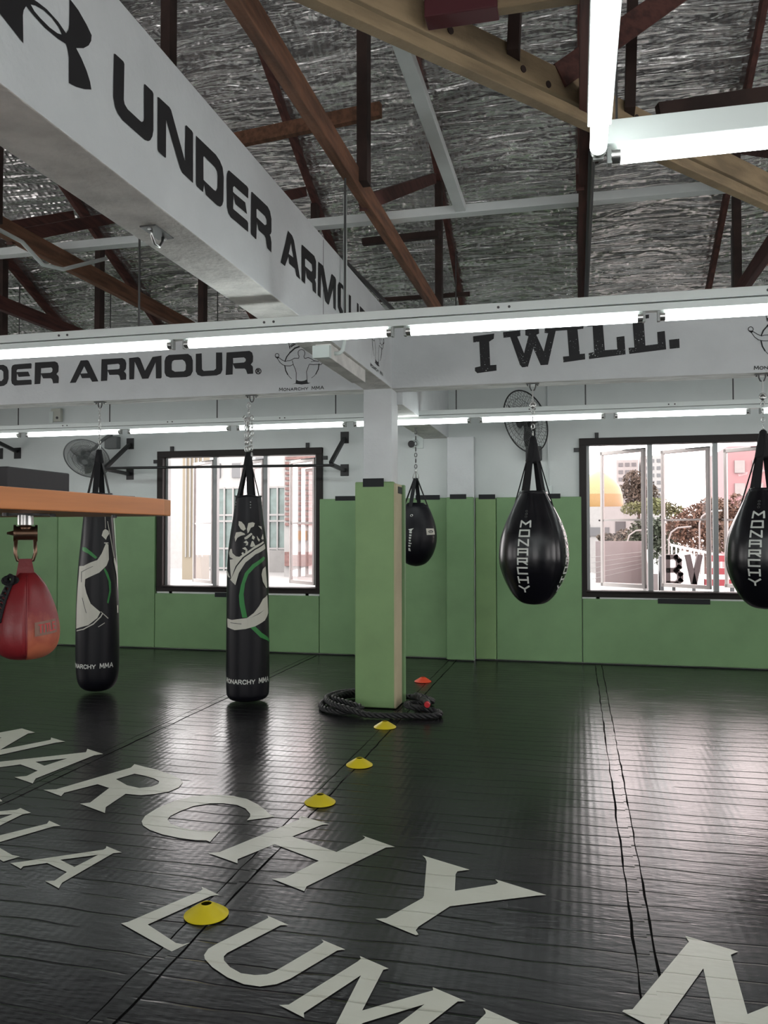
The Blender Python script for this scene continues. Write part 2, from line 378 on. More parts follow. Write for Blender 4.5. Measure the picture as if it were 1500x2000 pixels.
    def stroke(s, pts, wd, to3d, grid=None):
        for a, b in zip(pts, pts[1:]):
            a, b = Vector(a), Vector(b)
            if (b-a).length < 1e-6: continue
            d = (b-a).normalized(); nn = Vector((-d.y, d.x))*wd/2; e = d*wd*0.38
            s.poly([[tuple(a-e-nn), tuple(b+e-nn), tuple(b+e+nn), tuple(a-e+nn)]], to3d, grid)
        return s
    def build(s, name, m, parent=None, smooth=False, bevel=0.0, label=None, flip=False, seg=2):
        me = bpy.data.meshes.new(name)
        off = Vector((0,0,0)); p = parent
        while p is not None: off += Vector(p.location); p = p.parent
        me.from_pydata([v-off for v in s.v], [], s.f)
        ms = m if isinstance(m, (list, tuple)) else [m]
        for k in ms: me.materials.append(k)
        if len(ms) > 1: me.polygons.foreach_set('material_index', s.mi)
        if smooth:
            me.polygons.foreach_set('use_smooth', [True]*len(me.polygons))
            if smooth is not True: me.set_sharp_from_angle(angle=smooth)
        me.validate(); me.update()
        o = bpy.data.objects.new(name, me); COL.objects.link(o)
        if parent: o.parent = parent
        if bevel:
            b = o.modifiers.new('edge', 'BEVEL'); b.width = bevel; b.segments = seg; b.limit_method = 'ANGLE'; b.angle_limit = 0.7
        if label: o['label'] = label
        return o
def thing(name, label, cat, loc, group=None):
    o = bpy.data.objects.new(name, None); COL.objects.link(o); o.location = loc; o.empty_display_size = .1
    o['label'] = label; o['category'] = cat
    if group: o['group'] = group
    return o
def tag(o, label, cat, group=None):
    o['label'] = label; o['category'] = cat
    if group: o['group'] = group
    return o
def struct(o, label=None):
    o['kind'] = 'structure'
    if label: o['label'] = label
    return o
def copy_tree(o, loc, label, group=None, parent=None):
    c = o.copy(); COL.objects.link(c)
    if parent: c.parent = parent
    else:
        c.location = loc; c['label'] = label
        if group: c['group'] = group
    for ch in list(o.children): copy_tree(ch, None, None, None, c)
    return c
SM = math.radians(40)

# a small stroke alphabet (unit box 1 x 1) used for the little caps
GL = {'M': [[(0,0),(.08,1),(.5,.25),(.92,1),(1,0)]], 'O': [[(.3,0),(.7,0),(1,.3),(1,.7),(.7,1),(.3,1),(0,.7),(0,.3),(.3,0)]],
 'N': [[(0,0),(0,1),(1,0),(1,1)]], 'A': [[(0,0),(.5,1),(1,0)],[(.2,.35),(.8,.35)]], 'R': [[(0,0),(0,1),(.65,1),(.9,.87),(.9,.65),(.65,.5),(0,.5)],[(.5,.5),(1,0)]],
 'C': [[(1,.22),(.75,0),(.3,0),(0,.3),(0,.7),(.3,1),(.75,1),(1,.78)]], 'H': [[(0,0),(0,1)],[(1,0),(1,1)],[(0,.5),(1,.5)]], 'Y': [[(0,1),(.5,.45),(1,1)],[(.5,.45),(.5,0)]],
 'T': [[(0,1),(1,1)],[(.5,1),(.5,0)]], 'I': [[(.5,0),(.5,1)]], 'L': [[(0,1),(0,0),(1,0)]], 'E': [[(1,1),(0,1),(0,0),(1,0)],[(0,.5),(.85,.5)]],
 'B': [[(0,0),(0,1),(.65,1),(.9,.87),(.9,.63),(.65,.5),(0,.5)],[(.65,.5),(1,.35),(1,.13),(.7,0),(0,0)]], 'V': [[(0,1),(.5,0),(1,1)]]}
SQ = {'M': [[(0,0),(0,1),(.5,.45),(1,1),(1,0)]], 'O': [[(0,0),(1,0),(1,1),(0,1),(0,0)]], 'N': [[(0,0),(0,1),(1,0),(1,1)]],
 'A': [[(0,0),(0,1),(1,1),(1,0)],[(0,.45),(1,.45)]], 'R': [[(0,0),(0,1),(1,1),(1,.45),(0,.45)],[(.55,.45),(1,0)]], 'C': [[(1,0),(0,0),(0,1),(1,1)]],
 'H': [[(0,0),(0,1)],[(1,0),(1,1)],[(0,.5),(1,.5)]], 'Y': [[(0,1),(.5,.5),(1,1)],[(.5,.5),(.5,0)]]}
def text_strokes(mb, words, x0, x1, z0, hb, hs, wd, to3d, grid=None):
    """small caps: first letter of a capitalised word tall; words is a list of (letter, tall)"""
    wid = [0.0 if ch == ' ' else (1.0 if tall else .8)*(.45 if ch == 'I' else 1.0) for ch, tall in words]
    wid = [.55 if ch == ' ' else a for (ch, t), a in zip(words, wid)]
    gap = .32; tot = sum(wid)+gap*(len(wid)-1); sc = (x1-x0)/tot; x = x0
    for (ch, tall), a in zip(words, wid):
        h = hb if tall else hs
        if ch != ' ':
            for st in GL[ch]:
                mb.stroke([(x+px_*a*sc, z0+py_*h) for px_, py_ in st], wd, to3d, grid)
        x += (a+gap)*sc
MONARCHY = [(ch, i in (0, 9, 10, 11)) for i, ch in enumerate('MONARCHY MMA')]

# ------------------------------------------------------------------ lettering and print outlines, in metres on their own surfaces
D_FLOOR=[['N',[[-4.2839,5.6455],[-4.0953,5.5543],[-4.1303,5.5153],[-3.9949,4.9769],[-4.0277,4.8552],[-4.1037,4.9733],[-4.2508,5.3713],[-4.4221,4.9995],[-4.5366,5.1282],[-4.3615,5.4921]],[]],['N',[[-3.877,5.4459],[-3.6997,5.3638],[-3.7497,5.324],[-3.9236,4.9431],[-3.9842,4.8031],[-4.1022,4.9445],[-4.0145,5.0571],[-3.8534,5.3563],[-3.8387,5.3843]],[]],['A',[[-3.422,5.2219],[-3.2371,5.1287],[-3.2775,5.0835],[-3.3282,4.5237],[-3.2796,4.4292],[-3.4791,4.5177],[-3.4185,4.5557],[-3.4253,4.6728],[-3.6289,4.7723],[-3.7187,4.6863],[-3.7433,4.6392],[-3.836,4.7535],[-3.8071,4.7971],[-3.5937,4.9672],[-3.3805,5.1424]],[[[-3.4147,4.9707],[-3.453,4.7808],[-3.5709,4.8489]]]],['R',[[-2.8899,4.9517],[-2.7904,4.91],[-2.6802,4.8722],[-2.5423,4.7967],[-2.4348,4.7183],[-2.3869,4.658],[-2.365,4.5661],[-2.3835,4.4815],[-2.4454,4.4149],[-2.5137,4.3783],[-2.6135,4.3807],[-2.5969,4.1459],[-2.548,4.0588],[-2.7739,4.1637],[-2.7278,4.1938],[-2.7701,4.4577],[-2.8816,4.5085],[-2.9808,4.3154],[-2.9596,4.256],[-3.1373,4.3368],[-3.0684,4.3609],[-2.87,4.8753]],[[[-2.7759,4.7572],[-2.6891,4.7324],[-2.6007,4.694],[-2.5433,4.6497],[-2.5199,4.5987],[-2.5335,4.5403],[-2.5926,4.4992],[-2.6939,4.5302],[-2.8275,4.6264]]]],['C',[[-1.6093,4.219],[-1.7382,4.1284],[-1.7433,4.1876],[-1.7601,4.2278],[-1.8208,4.3045],[-1.8888,4.3473],[-1.9772,4.3576],[-2.0522,4.3377],[-2.1232,4.2757],[-2.1578,4.1796],[-2.1725,4.0979],[-2.1612,4.0463],[-2.1168,3.9933],[-2.0387,3.9499],[-1.951,3.9303],[-1.875,3.9322],[-1.8233,3.9443],[-1.8165,3.9678],[-1.8074,3.8857],[-1.7984,3.8032],[-1.823,3.8159],[-1.8748,3.8075],[-1.9681,3.8137],[-2.0816,3.8407],[-2.1743,3.8818],[-2.2427,3.9326],[-2.2815,3.9861],[-2.307,4.0664],[-2.306,4.1908],[-2.2704,4.3302],[-2.2019,4.4335],[-2.1034,4.4822],[-1.9862,4.4917],[-1.878,4.4592],[-1.7799,4.3847],[-1.7043,4.3088],[-1.6448,4.2393]],[]],['H',[[-1.4766,4.26],[-1.2908,4.1755],[-1.3236,4.1596],[-1.422,3.9656],[-1.1439,3.8237],[-1.0595,4.0091],[-1.0565,4.0381],[-1.0761,4.0583],[-0.8827,3.95],[-0.9246,3.9313],[-1.1614,3.4248],[-1.1558,3.3775],[-1.3388,3.4652],[-1.2824,3.4873],[-1.1948,3.7024],[-1.4726,3.8476],[-1.5756,3.6328],[-1.5563,3.5883],[-1.7437,3.6691],[-1.6948,3.6944],[-1.4685,4.2034],[-1.4768,4.2381]],[]],['Y',[[-0.7304,3.8772],[-0.4895,3.7637],[-0.5418,3.7329],[-0.5448,3.6972],[-0.5233,3.5296],[-0.3586,3.6354],[-0.3497,3.6547],[-0.3649,3.6874],[-0.1375,3.5795],[-0.178,3.5633],[-0.5225,3.381],[-0.6159,3.1794],[-0.6206,3.1479],[-0.6042,3.1187],[-0.6134,3.1111],[-0.796,3.2042],[-0.7547,3.2199],[-0.6464,3.4293],[-0.6451,3.4535],[-0.6983,3.8101],[-0.7118,3.848]],[]],['M',[[0.3927,3.3434],[0.5689,3.2638],[0.5379,3.2326],[0.5222,2.851],[0.5966,2.9149],[0.6787,2.9855],[0.621,2.7386],[0.4149,2.6683],[0.4148,2.7773],[0.4258,3.1104],[0.2616,2.7506],[0.2365,2.6926],[0.1316,2.7743],[0.1373,2.7849],[0.165,2.7945],[0.4008,3.2983]],[]],['A',[[-3.0555,4.022],[-2.9449,3.9657],[-2.9767,3.9359],[-2.9796,3.7598],[-2.9881,3.6183],[-3.0426,3.5863],[-3.0642,3.7606],[-3.0475,3.8449],[-3.0302,3.9234],[-3.0915,3.9001],[-3.2822,3.8159],[-3.3218,3.8617],[-3.1322,3.9512],[-3.0584,3.9913]],[]],['U',[[-3.2762,4.1316],[-3.2341,4.0995],[-3.2469,4.0892],[-3.3311,4.1312]],[]],['L',[[-2.7713,3.8819],[-2.6628,3.828],[-2.6942,3.8144],[-2.8212,3.5613],[-2.8474,3.5059],[-2.7665,3.4927],[-2.6484,3.4303],[-2.6004,3.4246],[-2.6377,3.3546],[-2.6699,3.3717],[-2.8916,3.474],[-2.9428,3.5162],[-2.8833,3.6391],[-2.7534,3.8398]],[]],['A',[[-2.2709,3.634],[-2.1544,3.5805],[-2.1897,3.5636],[-2.2261,3.2138],[-2.2049,3.1593],[-2.3092,3.2116],[-2.2717,3.2248],[-2.2743,3.3183],[-2.4273,3.3878],[-2.5107,3.3282],[-2.5034,3.3016],[-2.5957,3.3482],[-2.5667,3.3632],[-2.2618,3.59],[-2.2585,3.6084]],[[[-2.249,3.5292],[-2.2746,3.3757],[-2.3894,3.4342]]]],['L',[[-1.6062,3.3168],[-1.4975,3.2599],[-1.5264,3.2437],[-1.6599,2.9521],[-1.4831,2.8456],[-1.4532,2.8422],[-1.4319,2.8577],[-1.4676,2.7846],[-1.4896,2.7946],[-1.7688,2.9369],[-1.7475,2.9535],[-1.5937,3.278],[-1.5911,3.2924]],[]],['U',[[-1.2266,3.1304],[-1.1177,3.0762],[-1.1469,3.0659],[-1.2634,2.8226],[-1.2654,2.7974],[-1.2534,2.771],[-1.2126,2.7332],[-1.1585,2.7045],[-1.1075,2.7047],[-1.0672,2.7187],[-1.0467,2.7445],[-0.9488,2.9578],[-0.9424,2.9802],[-0.9556,2.9961],[-0.8477,2.9456],[-0.8741,2.9313],[-0.9785,2.711],[-1.0124,2.668],[-1.0617,2.6417],[-1.1217,2.6422],[-1.1942,2.6691],[-1.2742,2.7187],[-1.325,2.7639],[-1.3401,2.7897],[-1.3449,2.8337],[-1.3304,2.8732],[-1.2226,3.098],[-1.2171,3.1135]],[]],['M',[[-0.7828,2.9129],[-0.6606,2.8538],[-0.6774,2.8406],[-0.687,2.5869],[-0.4834,2.7541],[-0.4881,2.7725],[-0.3672,2.7157],[-0.3933,2.708],[-0.4607,2.5732],[-0.51,2.4811],[-0.6036,2.459],[-0.5546,2.5488],[-0.497,2.6676],[-0.6642,2.5252],[-0.7297,2.4293],[-0.7489,2.4457],[-0.7485,2.5031],[-0.7454,2.7882],[-0.867,2.5314],[-0.8568,2.5058],[-0.9595,2.5539],[-0.9298,2.5633],[-0.7802,2.8747],[-0.774,2.8954]],[]],['P',[[-0.3071,2.6903],[-0.1986,2.6364],[-0.1291,2.6022],[-0.1264,2.5441],[-0.3678,2.4872],[-0.2961,2.662],[-0.2982,2.673]],[]]]
D_BEAML=[['emblem',[[1.9756,3.0315],[1.9503,3.0391],[1.9497,3.0741],[2.1033,3.1652],[2.1223,3.168],[2.1367,3.171],[2.181,3.1769],[2.2375,3.1731],[2.2802,3.161],[2.2935,3.1808],[2.297,3.1999],[2.2975,3.2813],[2.299,3.2924],[2.3029,3.2848],[2.345,3.2776],[2.3914,3.258],[2.4213,3.2394],[2.4186,3.2183],[2.4041,3.1939],[2.3752,3.1675],[2.3345,3.1442],[2.3643,3.1272],[2.3937,3.1022],[2.4147,3.0753],[2.4222,3.0529],[2.383,3.033],[2.3375,3.0161],[2.2977,3.0074],[2.2964,3.0916],[2.289,3.1142],[2.2807,3.1261],[2.2383,3.1174],[2.172,3.1132],[2.1231,3.1179],[2.0852,3.1253],[2.074,3.1058],[2.071,3.0884],[2.0741,3.0053]],[[[2.106,3.1434],[2.1273,3.1538],[2.1663,3.1643],[2.2065,3.1653],[2.243,3.1566],[2.259,3.1432],[2.2354,3.1339],[2.1969,3.1284],[2.152,3.1297],[2.1229,3.1336]]]],['U',[[2.5583,3.2553],[2.5665,3.2594],[2.6198,3.2626],[2.6267,3.2571],[2.6245,3.1237],[2.6304,3.111],[2.6507,3.1025],[2.7406,3.1029],[2.7499,3.1042],[2.7622,3.1136],[2.7664,3.1256],[2.7648,3.2548],[2.771,3.2614],[2.8274,3.2635],[2.8359,3.258],[2.8377,3.1142],[2.8296,3.0868],[2.8136,3.0642],[2.7977,3.0533],[2.7725,3.0463],[2.617,3.0445],[2.5887,3.0521],[2.5691,3.0669],[2.556,3.0971],[2.5566,3.1773]],[]],['N',[[2.8683,3.2616],[2.877,3.2661],[2.9632,3.2713],[2.9775,3.2664],[3.099,3.1123],[3.1011,3.2622],[3.111,3.2696],[3.1618,3.2699],[3.1714,3.2653],[3.1738,3.0496],[3.0754,3.0513],[3.0565,3.0628],[2.9373,3.2042],[2.9377,3.0538],[2.9308,3.0489],[2.8797,3.0495],[2.8709,3.054]],[]],['D',[[3.1995,3.2678],[3.3978,3.2752],[3.4416,3.2665],[3.4715,3.2478],[3.4847,3.2085],[3.482,3.0949],[3.4695,3.0706],[3.4474,3.0539],[3.4145,3.0473],[3.2984,3.049],[3.2796,3.0916],[3.2712,3.0501],[3.2084,3.0497],[3.2019,3.0574]],[[[3.2762,3.2136],[3.3912,3.2124],[3.413,3.2031],[3.4189,3.1867],[3.4173,3.129],[3.3995,3.1074],[3.378,3.1049],[3.274,3.106],[3.2716,3.2054]]]],['E',[[3.5438,3.266],[3.761,3.2805],[3.7767,3.2749],[3.7745,3.2239],[3.6035,3.2157],[3.59,3.2041],[3.5902,3.1827],[3.6078,3.1817],[3.7377,3.1902],[3.7605,3.1401],[3.6187,3.1345],[3.5959,3.1685],[3.5918,3.1024],[3.5966,3.101],[3.7625,3.1071],[3.7756,3.0999],[3.7759,3.0552],[3.5654,3.0495],[3.5381,3.0586],[3.5224,3.0818],[3.5174,3.2096],[3.5209,3.2403],[3.5323,3.2583]],[]],['R',[[3.8136,3.2728],[3.8242,3.2789],[4.0375,3.2876],[4.0723,3.2753],[4.0926,3.2423],[4.0951,3.1726],[4.0832,3.1553],[4.0683,3.1474],[4.0833,3.1387],[4.0956,3.1133],[4.0939,3.0589],[4.0343,3.0626],[4.0215,3.0801],[4.0145,3.1069],[3.9903,3.1164],[3.9147,3.1143],[3.8886,3.1509],[3.8829,3.0585],[3.8738,3.0542],[3.8154,3.0573],[3.8092,3.0655]],[[[3.8908,3.2181],[3.9991,3.2215],[4.0234,3.2106],[4.0236,3.1869],[3.9995,3.1725],[3.8847,3.1715],[3.8835,3.2111]]]],['A',[[4.3506,3.2721],[4.422,3.2692],[4.4543,3.2506],[4.5649,3.0563],[4.4968,3.0558],[4.4743,3.0916],[4.3729,3.0889],[4.3586,3.1236],[4.3033,3.0518],[4.2354,3.0516],[4.242,3.0657],[4.3093,3.185]],[[[4.4036,3.2179],[4.4446,3.1471],[4.3655,3.1431]]]],['R',[[4.5869,3.2704],[4.6024,3.2768],[4.8307,3.2857],[4.8651,3.2645],[4.8655,3.156],[4.8398,3.14],[4.8656,3.1235],[4.8659,3.0557],[4.7978,3.0576],[4.7892,3.1005],[4.6905,3.1025],[4.6631,3.1436],[4.6539,3.0548],[4.588,3.0582]],[[[4.6627,3.213],[4.7803,3.2154],[4.7939,3.1823],[4.7722,3.1674],[4.6534,3.1641],[4.6516,3.2052]]]],['M',[[4.9085,3.276],[5.0068,3.2829],[5.0288,3.2732],[5.1188,3.1368],[5.1952,3.2829],[5.2148,3.2907],[5.2843,3.29],[5.3046,3.2786],[5.299,3.0655],[5.2449,3.0685],[5.2347,3.1993],[5.1418,3.0664],[5.119,3.0573],[5.059,3.0633],[4.9709,3.2104],[4.9625,3.0558],[4.9006,3.0575]],[]],['O',[[5.3763,3.2855],[5.4287,3.2923],[5.5474,3.2849],[5.5851,3.2589],[5.5808,3.0975],[5.5258,3.0772],[5.3976,3.0739],[5.3457,3.1016],[5.3454,3.2554]],[[[5.4394,3.2654],[5.5146,3.257],[5.5212,3.2223],[5.5213,3.1187],[5.4716,3.1115],[5.4185,3.1273],[5.4225,3.2544]]]],['U',[[5.6255,3.2705],[5.6825,3.2743],[5.6826,3.1365],[5.848,3.1411],[5.848,3.273],[5.897,3.2736],[5.8969,3.1083],[5.6256,3.103]],[]],['R',[[5.9342,3.2708],[6.1006,3.2692],[6.1269,3.1385],[6.0874,3.1355],[6.0614,3.189],[5.9844,3.1891],[5.9718,3.1367],[5.9341,3.1371]],[]]]
D_BEAMF=[['D',[[-5.8017,3.2436],[-5.6044,3.2404],[-5.5629,3.2187],[-5.5449,3.1775],[-5.5429,3.0968],[-5.5608,3.0483],[-5.5966,3.0275],[-5.6533,3.0227],[-5.7987,3.0226]],[[[-5.7385,3.191],[-5.6296,3.1904],[-5.6056,3.1713],[-5.6026,3.0995],[-5.623,3.0779],[-5.737,3.0784]]]],['E',[[-5.4758,3.2368],[-5.2873,3.241],[-5.2791,3.2317],[-5.2816,3.1874],[-5.4394,3.1859],[-5.4515,3.1731],[-5.4493,3.1596],[-5.3168,3.1579],[-5.2939,3.1106],[-5.4262,3.1094],[-5.446,3.1443],[-5.4484,3.0837],[-5.4381,3.0761],[-5.2854,3.0764],[-5.2772,3.0672],[-5.2767,3.0272],[-5.4732,3.024],[-5.5042,3.0459],[-5.5118,3.0775],[-5.5113,3.2027],[-5.5013,3.2273]],[]],['R',[[-5.2418,3.245],[-5.0157,3.2453],[-4.9857,3.2306],[-4.9723,3.1947],[-4.9748,3.142],[-4.9974,3.1183],[-4.9743,3.0979],[-4.9691,3.08],[-4.9716,3.0273],[-5.0334,3.0273],[-5.0438,3.0657],[-5.0589,3.0796],[-5.1472,3.0818],[-5.1708,3.1263],[-5.1788,3.0292],[-5.2444,3.0276]],[[[-5.1705,3.1839],[-5.0551,3.1872],[-5.0419,3.1716],[-5.0446,3.1452],[-5.0645,3.1347],[-5.1729,3.1344]]]],['A',[[-4.7286,3.2399],[-4.6551,3.2406],[-4.6403,3.2311],[-4.5314,3.0256],[-4.5994,3.0243],[-4.6241,3.0628],[-4.7122,3.0641],[-4.7322,3.1044],[-4.7805,3.0234],[-4.8466,3.0237]],[[[-4.6888,3.1811],[-4.6509,3.1112],[-4.7273,3.1112]]]],['R',[[-4.4993,3.2415],[-4.2731,3.2414],[-4.2443,3.2244],[-4.2297,3.1849],[-4.2341,3.1333],[-4.2549,3.1101],[-4.2337,3.0902],[-4.2288,3.0727],[-4.2313,3.0297],[-4.2924,3.0281],[-4.3052,3.0719],[-4.3197,3.0812],[-4.411,3.0828],[-4.4307,3.1253],[-4.4366,3.0284],[-4.5042,3.0271]],[[[-4.434,3.1836],[-4.3158,3.1873],[-4.3013,3.1754],[-4.3029,3.1409],[-4.3201,3.1348],[-4.4327,3.134]]]],['M',[[-4.2019,3.2372],[-4.1041,3.2429],[-4.0822,3.2285],[-4.0305,3.1072],[-3.9518,3.2351],[-3.8583,3.2435],[-3.854,3.0334],[-3.864,3.0246],[-3.9143,3.0269],[-3.9183,3.1808],[-3.9937,3.0291],[-4.0589,3.0294],[-4.1402,3.1984],[-4.1462,3.0293],[-4.1974,3.0289]],[]],['O',[[-3.7795,3.246],[-3.5806,3.2463],[-3.5452,3.221],[-3.5309,3.1813],[-3.5303,3.0773],[-3.5513,3.0392],[-3.5935,3.0256],[-3.7638,3.0267],[-3.8068,3.0443],[-3.8242,3.0779],[-3.8249,3.1893],[-3.8109,3.228]],[[[-3.7221,3.1934],[-3.6369,3.1931],[-3.6113,3.1722],[-3.6012,3.1392],[-3.6052,3.0938],[-3.6221,3.0815],[-3.7143,3.0819],[-3.7472,3.1005],[-3.7504,3.1529],[-3.7434,3.1827]]]],['U',[[-3.5003,3.2421],[-3.44,3.2442],[-3.435,3.0923],[-3.4181,3.0759],[-3.3136,3.0762],[-3.2929,3.092],[-3.2936,3.2443],[-3.2312,3.2411],[-3.2277,3.076],[-3.2442,3.042],[-3.2856,3.0272],[-3.4389,3.0251],[-3.481,3.0425],[-3.4994,3.0758]],[]],['R',[[-3.187,3.2388],[-2.957,3.2421],[-2.9297,3.2241],[-2.9201,3.1891],[-2.9226,3.1382],[-2.9429,3.1137],[-2.9225,3.0935],[-2.9182,3.027],[-2.9766,3.0259],[-2.9903,3.0648],[-3.004,3.0783],[-3.0997,3.0828],[-3.1219,3.1262],[-3.1242,3.0288],[-3.1944,3.0269]],[[[-3.1207,3.1827],[-3.0112,3.1835],[-2.9934,3.1673],[-2.9947,3.1482],[-3.011,3.1362],[-3.1192,3.1338]]]]]
D_IWILL=[['I',[[-0.871,3.2598],[-0.6868,3.2735],[-0.6909,3.2295],[-0.7309,3.2049],[-0.7224,2.9995],[-0.6694,3.0009],[-0.6683,2.9501],[-0.8346,2.935],[-0.856,2.9562],[-0.8559,2.9857],[-0.8077,2.9942],[-0.8176,3.2097],[-0.8685,3.2058]],[]],['W',[[-0.6113,3.2812],[-0.4629,3.2899],[-0.4631,3.2407],[-0.4893,3.2355],[-0.4326,3.0889],[-0.3953,3.2328],[-0.4213,3.2436],[-0.4211,3.2941],[-0.3068,3.3006],[-0.3044,3.2515],[-0.3278,3.2422],[-0.2666,3.0961],[-0.2296,3.2498],[-0.2592,3.2542],[-0.2551,3.3041],[-0.096,3.3105],[-0.0733,3.2671],[-0.1653,3.2659],[-0.2312,2.9796],[-0.293,2.9787],[-0.3543,3.1272],[-0.4006,2.9706],[-0.4488,2.9676],[-0.4683,2.9911],[-0.5496,3.2349],[-0.6076,3.2315]],[]],['I',[[-0.096,3.3105],[0.0664,3.3086],[0.0636,3.2721],[0.0156,3.2684],[0.0331,3.0582],[0.0748,3.06],[0.077,3.0103],[-0.1031,2.9931],[-0.1066,3.0431],[-0.0557,3.0458],[-0.0708,3.2669],[-0.0733,3.2671]],[]],['L',[[0.0915,3.294],[0.267,3.3056],[0.2669,3.2965],[0.2232,3.2914],[0.2379,3.0801],[0.3373,3.0813],[0.3331,3.1851],[0.3962,3.1905],[0.4048,3.0351],[0.1084,3.0113],[0.105,3.061],[0.1503,3.0691],[0.1393,3.2873],[0.0915,3.2862]],[]],['L',[[0.416,3.3522],[0.5938,3.3591],[0.5935,3.3283],[0.5508,3.3258],[0.5635,3.1014],[0.6608,3.109],[0.6568,3.209],[0.7174,3.2145],[0.7268,3.0607],[0.4344,3.0375],[0.4287,3.0894],[0.4754,3.0907],[0.4625,3.3132],[0.4182,3.3133]],[]],['.',[[0.7492,3.1386],[0.8298,3.1443],[0.8326,3.0678],[0.7546,3.063]],[]]]
D_REG=[[[[-2.8803,3.0342],[-2.8804,3.0622],[-2.8655,3.0615],[-2.8587,3.0548],[-2.8654,3.0475],[-2.8803,3.0469]],0.009],[[[-2.8681,3.0464],[-2.8573,3.0331]],0.009],[[[-2.8411,3.0464],[-2.8432,3.0367],[-2.849,3.0287],[-2.8577,3.0236],[-2.8681,3.0222],[-2.8784,3.0246],[-2.8872,3.0305],[-2.8931,3.039],[-2.8952,3.0489],[-2.8932,3.0586],[-2.8873,3.0666],[-2.8786,3.0717],[-2.8682,3.0731],[-2.8579,3.0707],[-2.8491,3.0647],[-2.8432,3.0562],[-2.8411,3.0464]],0.008]]
D_FIGS=[[[[-2.4736,3.1488],[-2.4691,3.1661],[-2.4783,3.1842],[-2.4793,3.2063],[-2.4692,3.2212],[-2.4461,3.2288],[-2.423,3.2188],[-2.4138,3.1985],[-2.4147,3.181],[-2.4229,3.1638],[-2.4183,3.146],[-2.4045,3.1431]],0.0055],[[[-2.4736,3.1488],[-2.5153,3.1509],[-2.5384,3.1388],[-2.557,3.1309],[-2.5849,3.13],[-2.6035,3.1243],[-2.6361,3.1414],[-2.6642,3.1628]],0.0055],[[[-2.6759,3.1501],[-2.6548,3.118],[-2.6267,3.0945],[-2.5941,3.0841],[-2.5569,3.0823],[-2.5291,3.092]],0.0055],[[[-2.5361,3.1298],[-2.5244,3.0895],[-2.5058,3.049],[-2.4965,3.0133],[-2.4973,2.9516]],0.0055],[[[-2.3722,3.0865],[-2.3859,3.0521],[-2.3974,3.0219],[-2.395,2.9866],[-2.3927,2.9514]],0.0055],[[[-2.4045,3.1453],[-2.3815,3.1507],[-2.3539,3.1383],[-2.3264,3.1194],[-2.2853,3.1086],[-2.2534,3.1223],[-2.2261,3.1406]],0.0055],[[[-2.2147,3.127],[-2.2351,3.0974],[-2.2624,3.079],[-2.2989,3.083],[-2.331,3.0823],[-2.3676,3.0885]],0.0055],[[[-2.3539,3.1098],[-2.3218,3.1148],[-2.2898,3.111]],0.0041],[[[-2.6652,3.1828],[-2.667,3.1742],[-2.6722,3.1675],[-2.6797,3.1641],[-2.688,3.1645],[-2.6956,3.1687],[-2.7008,3.1759],[-2.7027,3.1847],[-2.7008,3.1933],[-2.6956,3.2],[-2.6881,3.2034],[-2.6798,3.203],[-2.6723,3.1988],[-2.6671,3.1915],[-2.6652,3.1828]],0.0055],[[[-2.1888,3.1584],[-2.1906,3.15],[-2.1956,3.1434],[-2.2029,3.14],[-2.211,3.1404],[-2.2183,3.1445],[-2.2234,3.1516],[-2.2252,3.1603],[-2.2234,3.1687],[-2.2183,3.1753],[-2.211,3.1787],[-2.2029,3.1783],[-2.1957,3.1741],[-2.1906,3.167],[-2.1888,3.1584]],0.0055],[[[-2.4646,3.2563],[-2.5108,3.2433],[-2.5571,3.206]],0.0137],[[[-2.5571,3.206],[-2.5896,3.1679],[-2.6058,3.1289]],0.0101],[[[-2.608,3.0847],[-2.5986,3.0401],[-2.5799,3.0039]],0.0101],[[[-2.5799,3.0039],[-2.5613,2.981],[-2.5427,2.9625]],0.0046],[[[-2.2784,3.0864],[-2.2852,3.0385],[-2.308,2.9958]],0.0091],[[[-2.308,2.9958],[-2.3262,2.9769],[-2.3491,2.9626]],0.0041],[[[-2.4185,3.2516],[-2.3724,3.2315],[-2.3265,3.1896],[-2.299,3.1487]],0.0101],[[[-2.5595,3.2415],[-2.5573,3.2635],[-2.5295,3.2863],[-2.4924,3.2864],[-2.4462,3.2905],[-2.3817,3.276],[-2.3449,3.2388],[-2.3449,3.2213]],0.0064],[[[-2.5595,3.2415],[-2.5713,3.304],[-2.5295,3.3017],[-2.511,3.336],[-2.4463,3.3456],[-2.3818,3.3288],[-2.3634,3.2926],[-2.3267,3.2862],[-2.3449,3.2301]],0.0064]]
D_FIGP=[[[-2.4987,2.9517],[-2.4732,2.9396],[-2.4456,2.9362],[-2.4179,2.9393],[-2.3904,2.9513],[-2.3857,2.9204],[-2.3582,2.917],[-2.3811,2.9092],[-2.4455,2.9054],[-2.5055,2.9146],[-2.538,2.9116],[-2.5032,2.9189]],[[-2.7017,3.178],[-2.683,3.1717],[-2.668,3.175],[-2.6652,3.1628],[-2.6806,3.1512],[-2.6932,3.1678]],[[-2.2224,3.1523],[-2.207,3.1475],[-2.1897,3.1519],[-2.1979,3.1427],[-2.2101,3.1276],[-2.2251,3.1406]],[[-2.548,3.2475],[-2.548,3.2652],[-2.5225,3.2815],[-2.4924,3.2798],[-2.5294,3.2642]]]
D_FIGT=[[-2.6611,2.8549],[-2.2326,2.8548],[-2.6612,2.8837]]
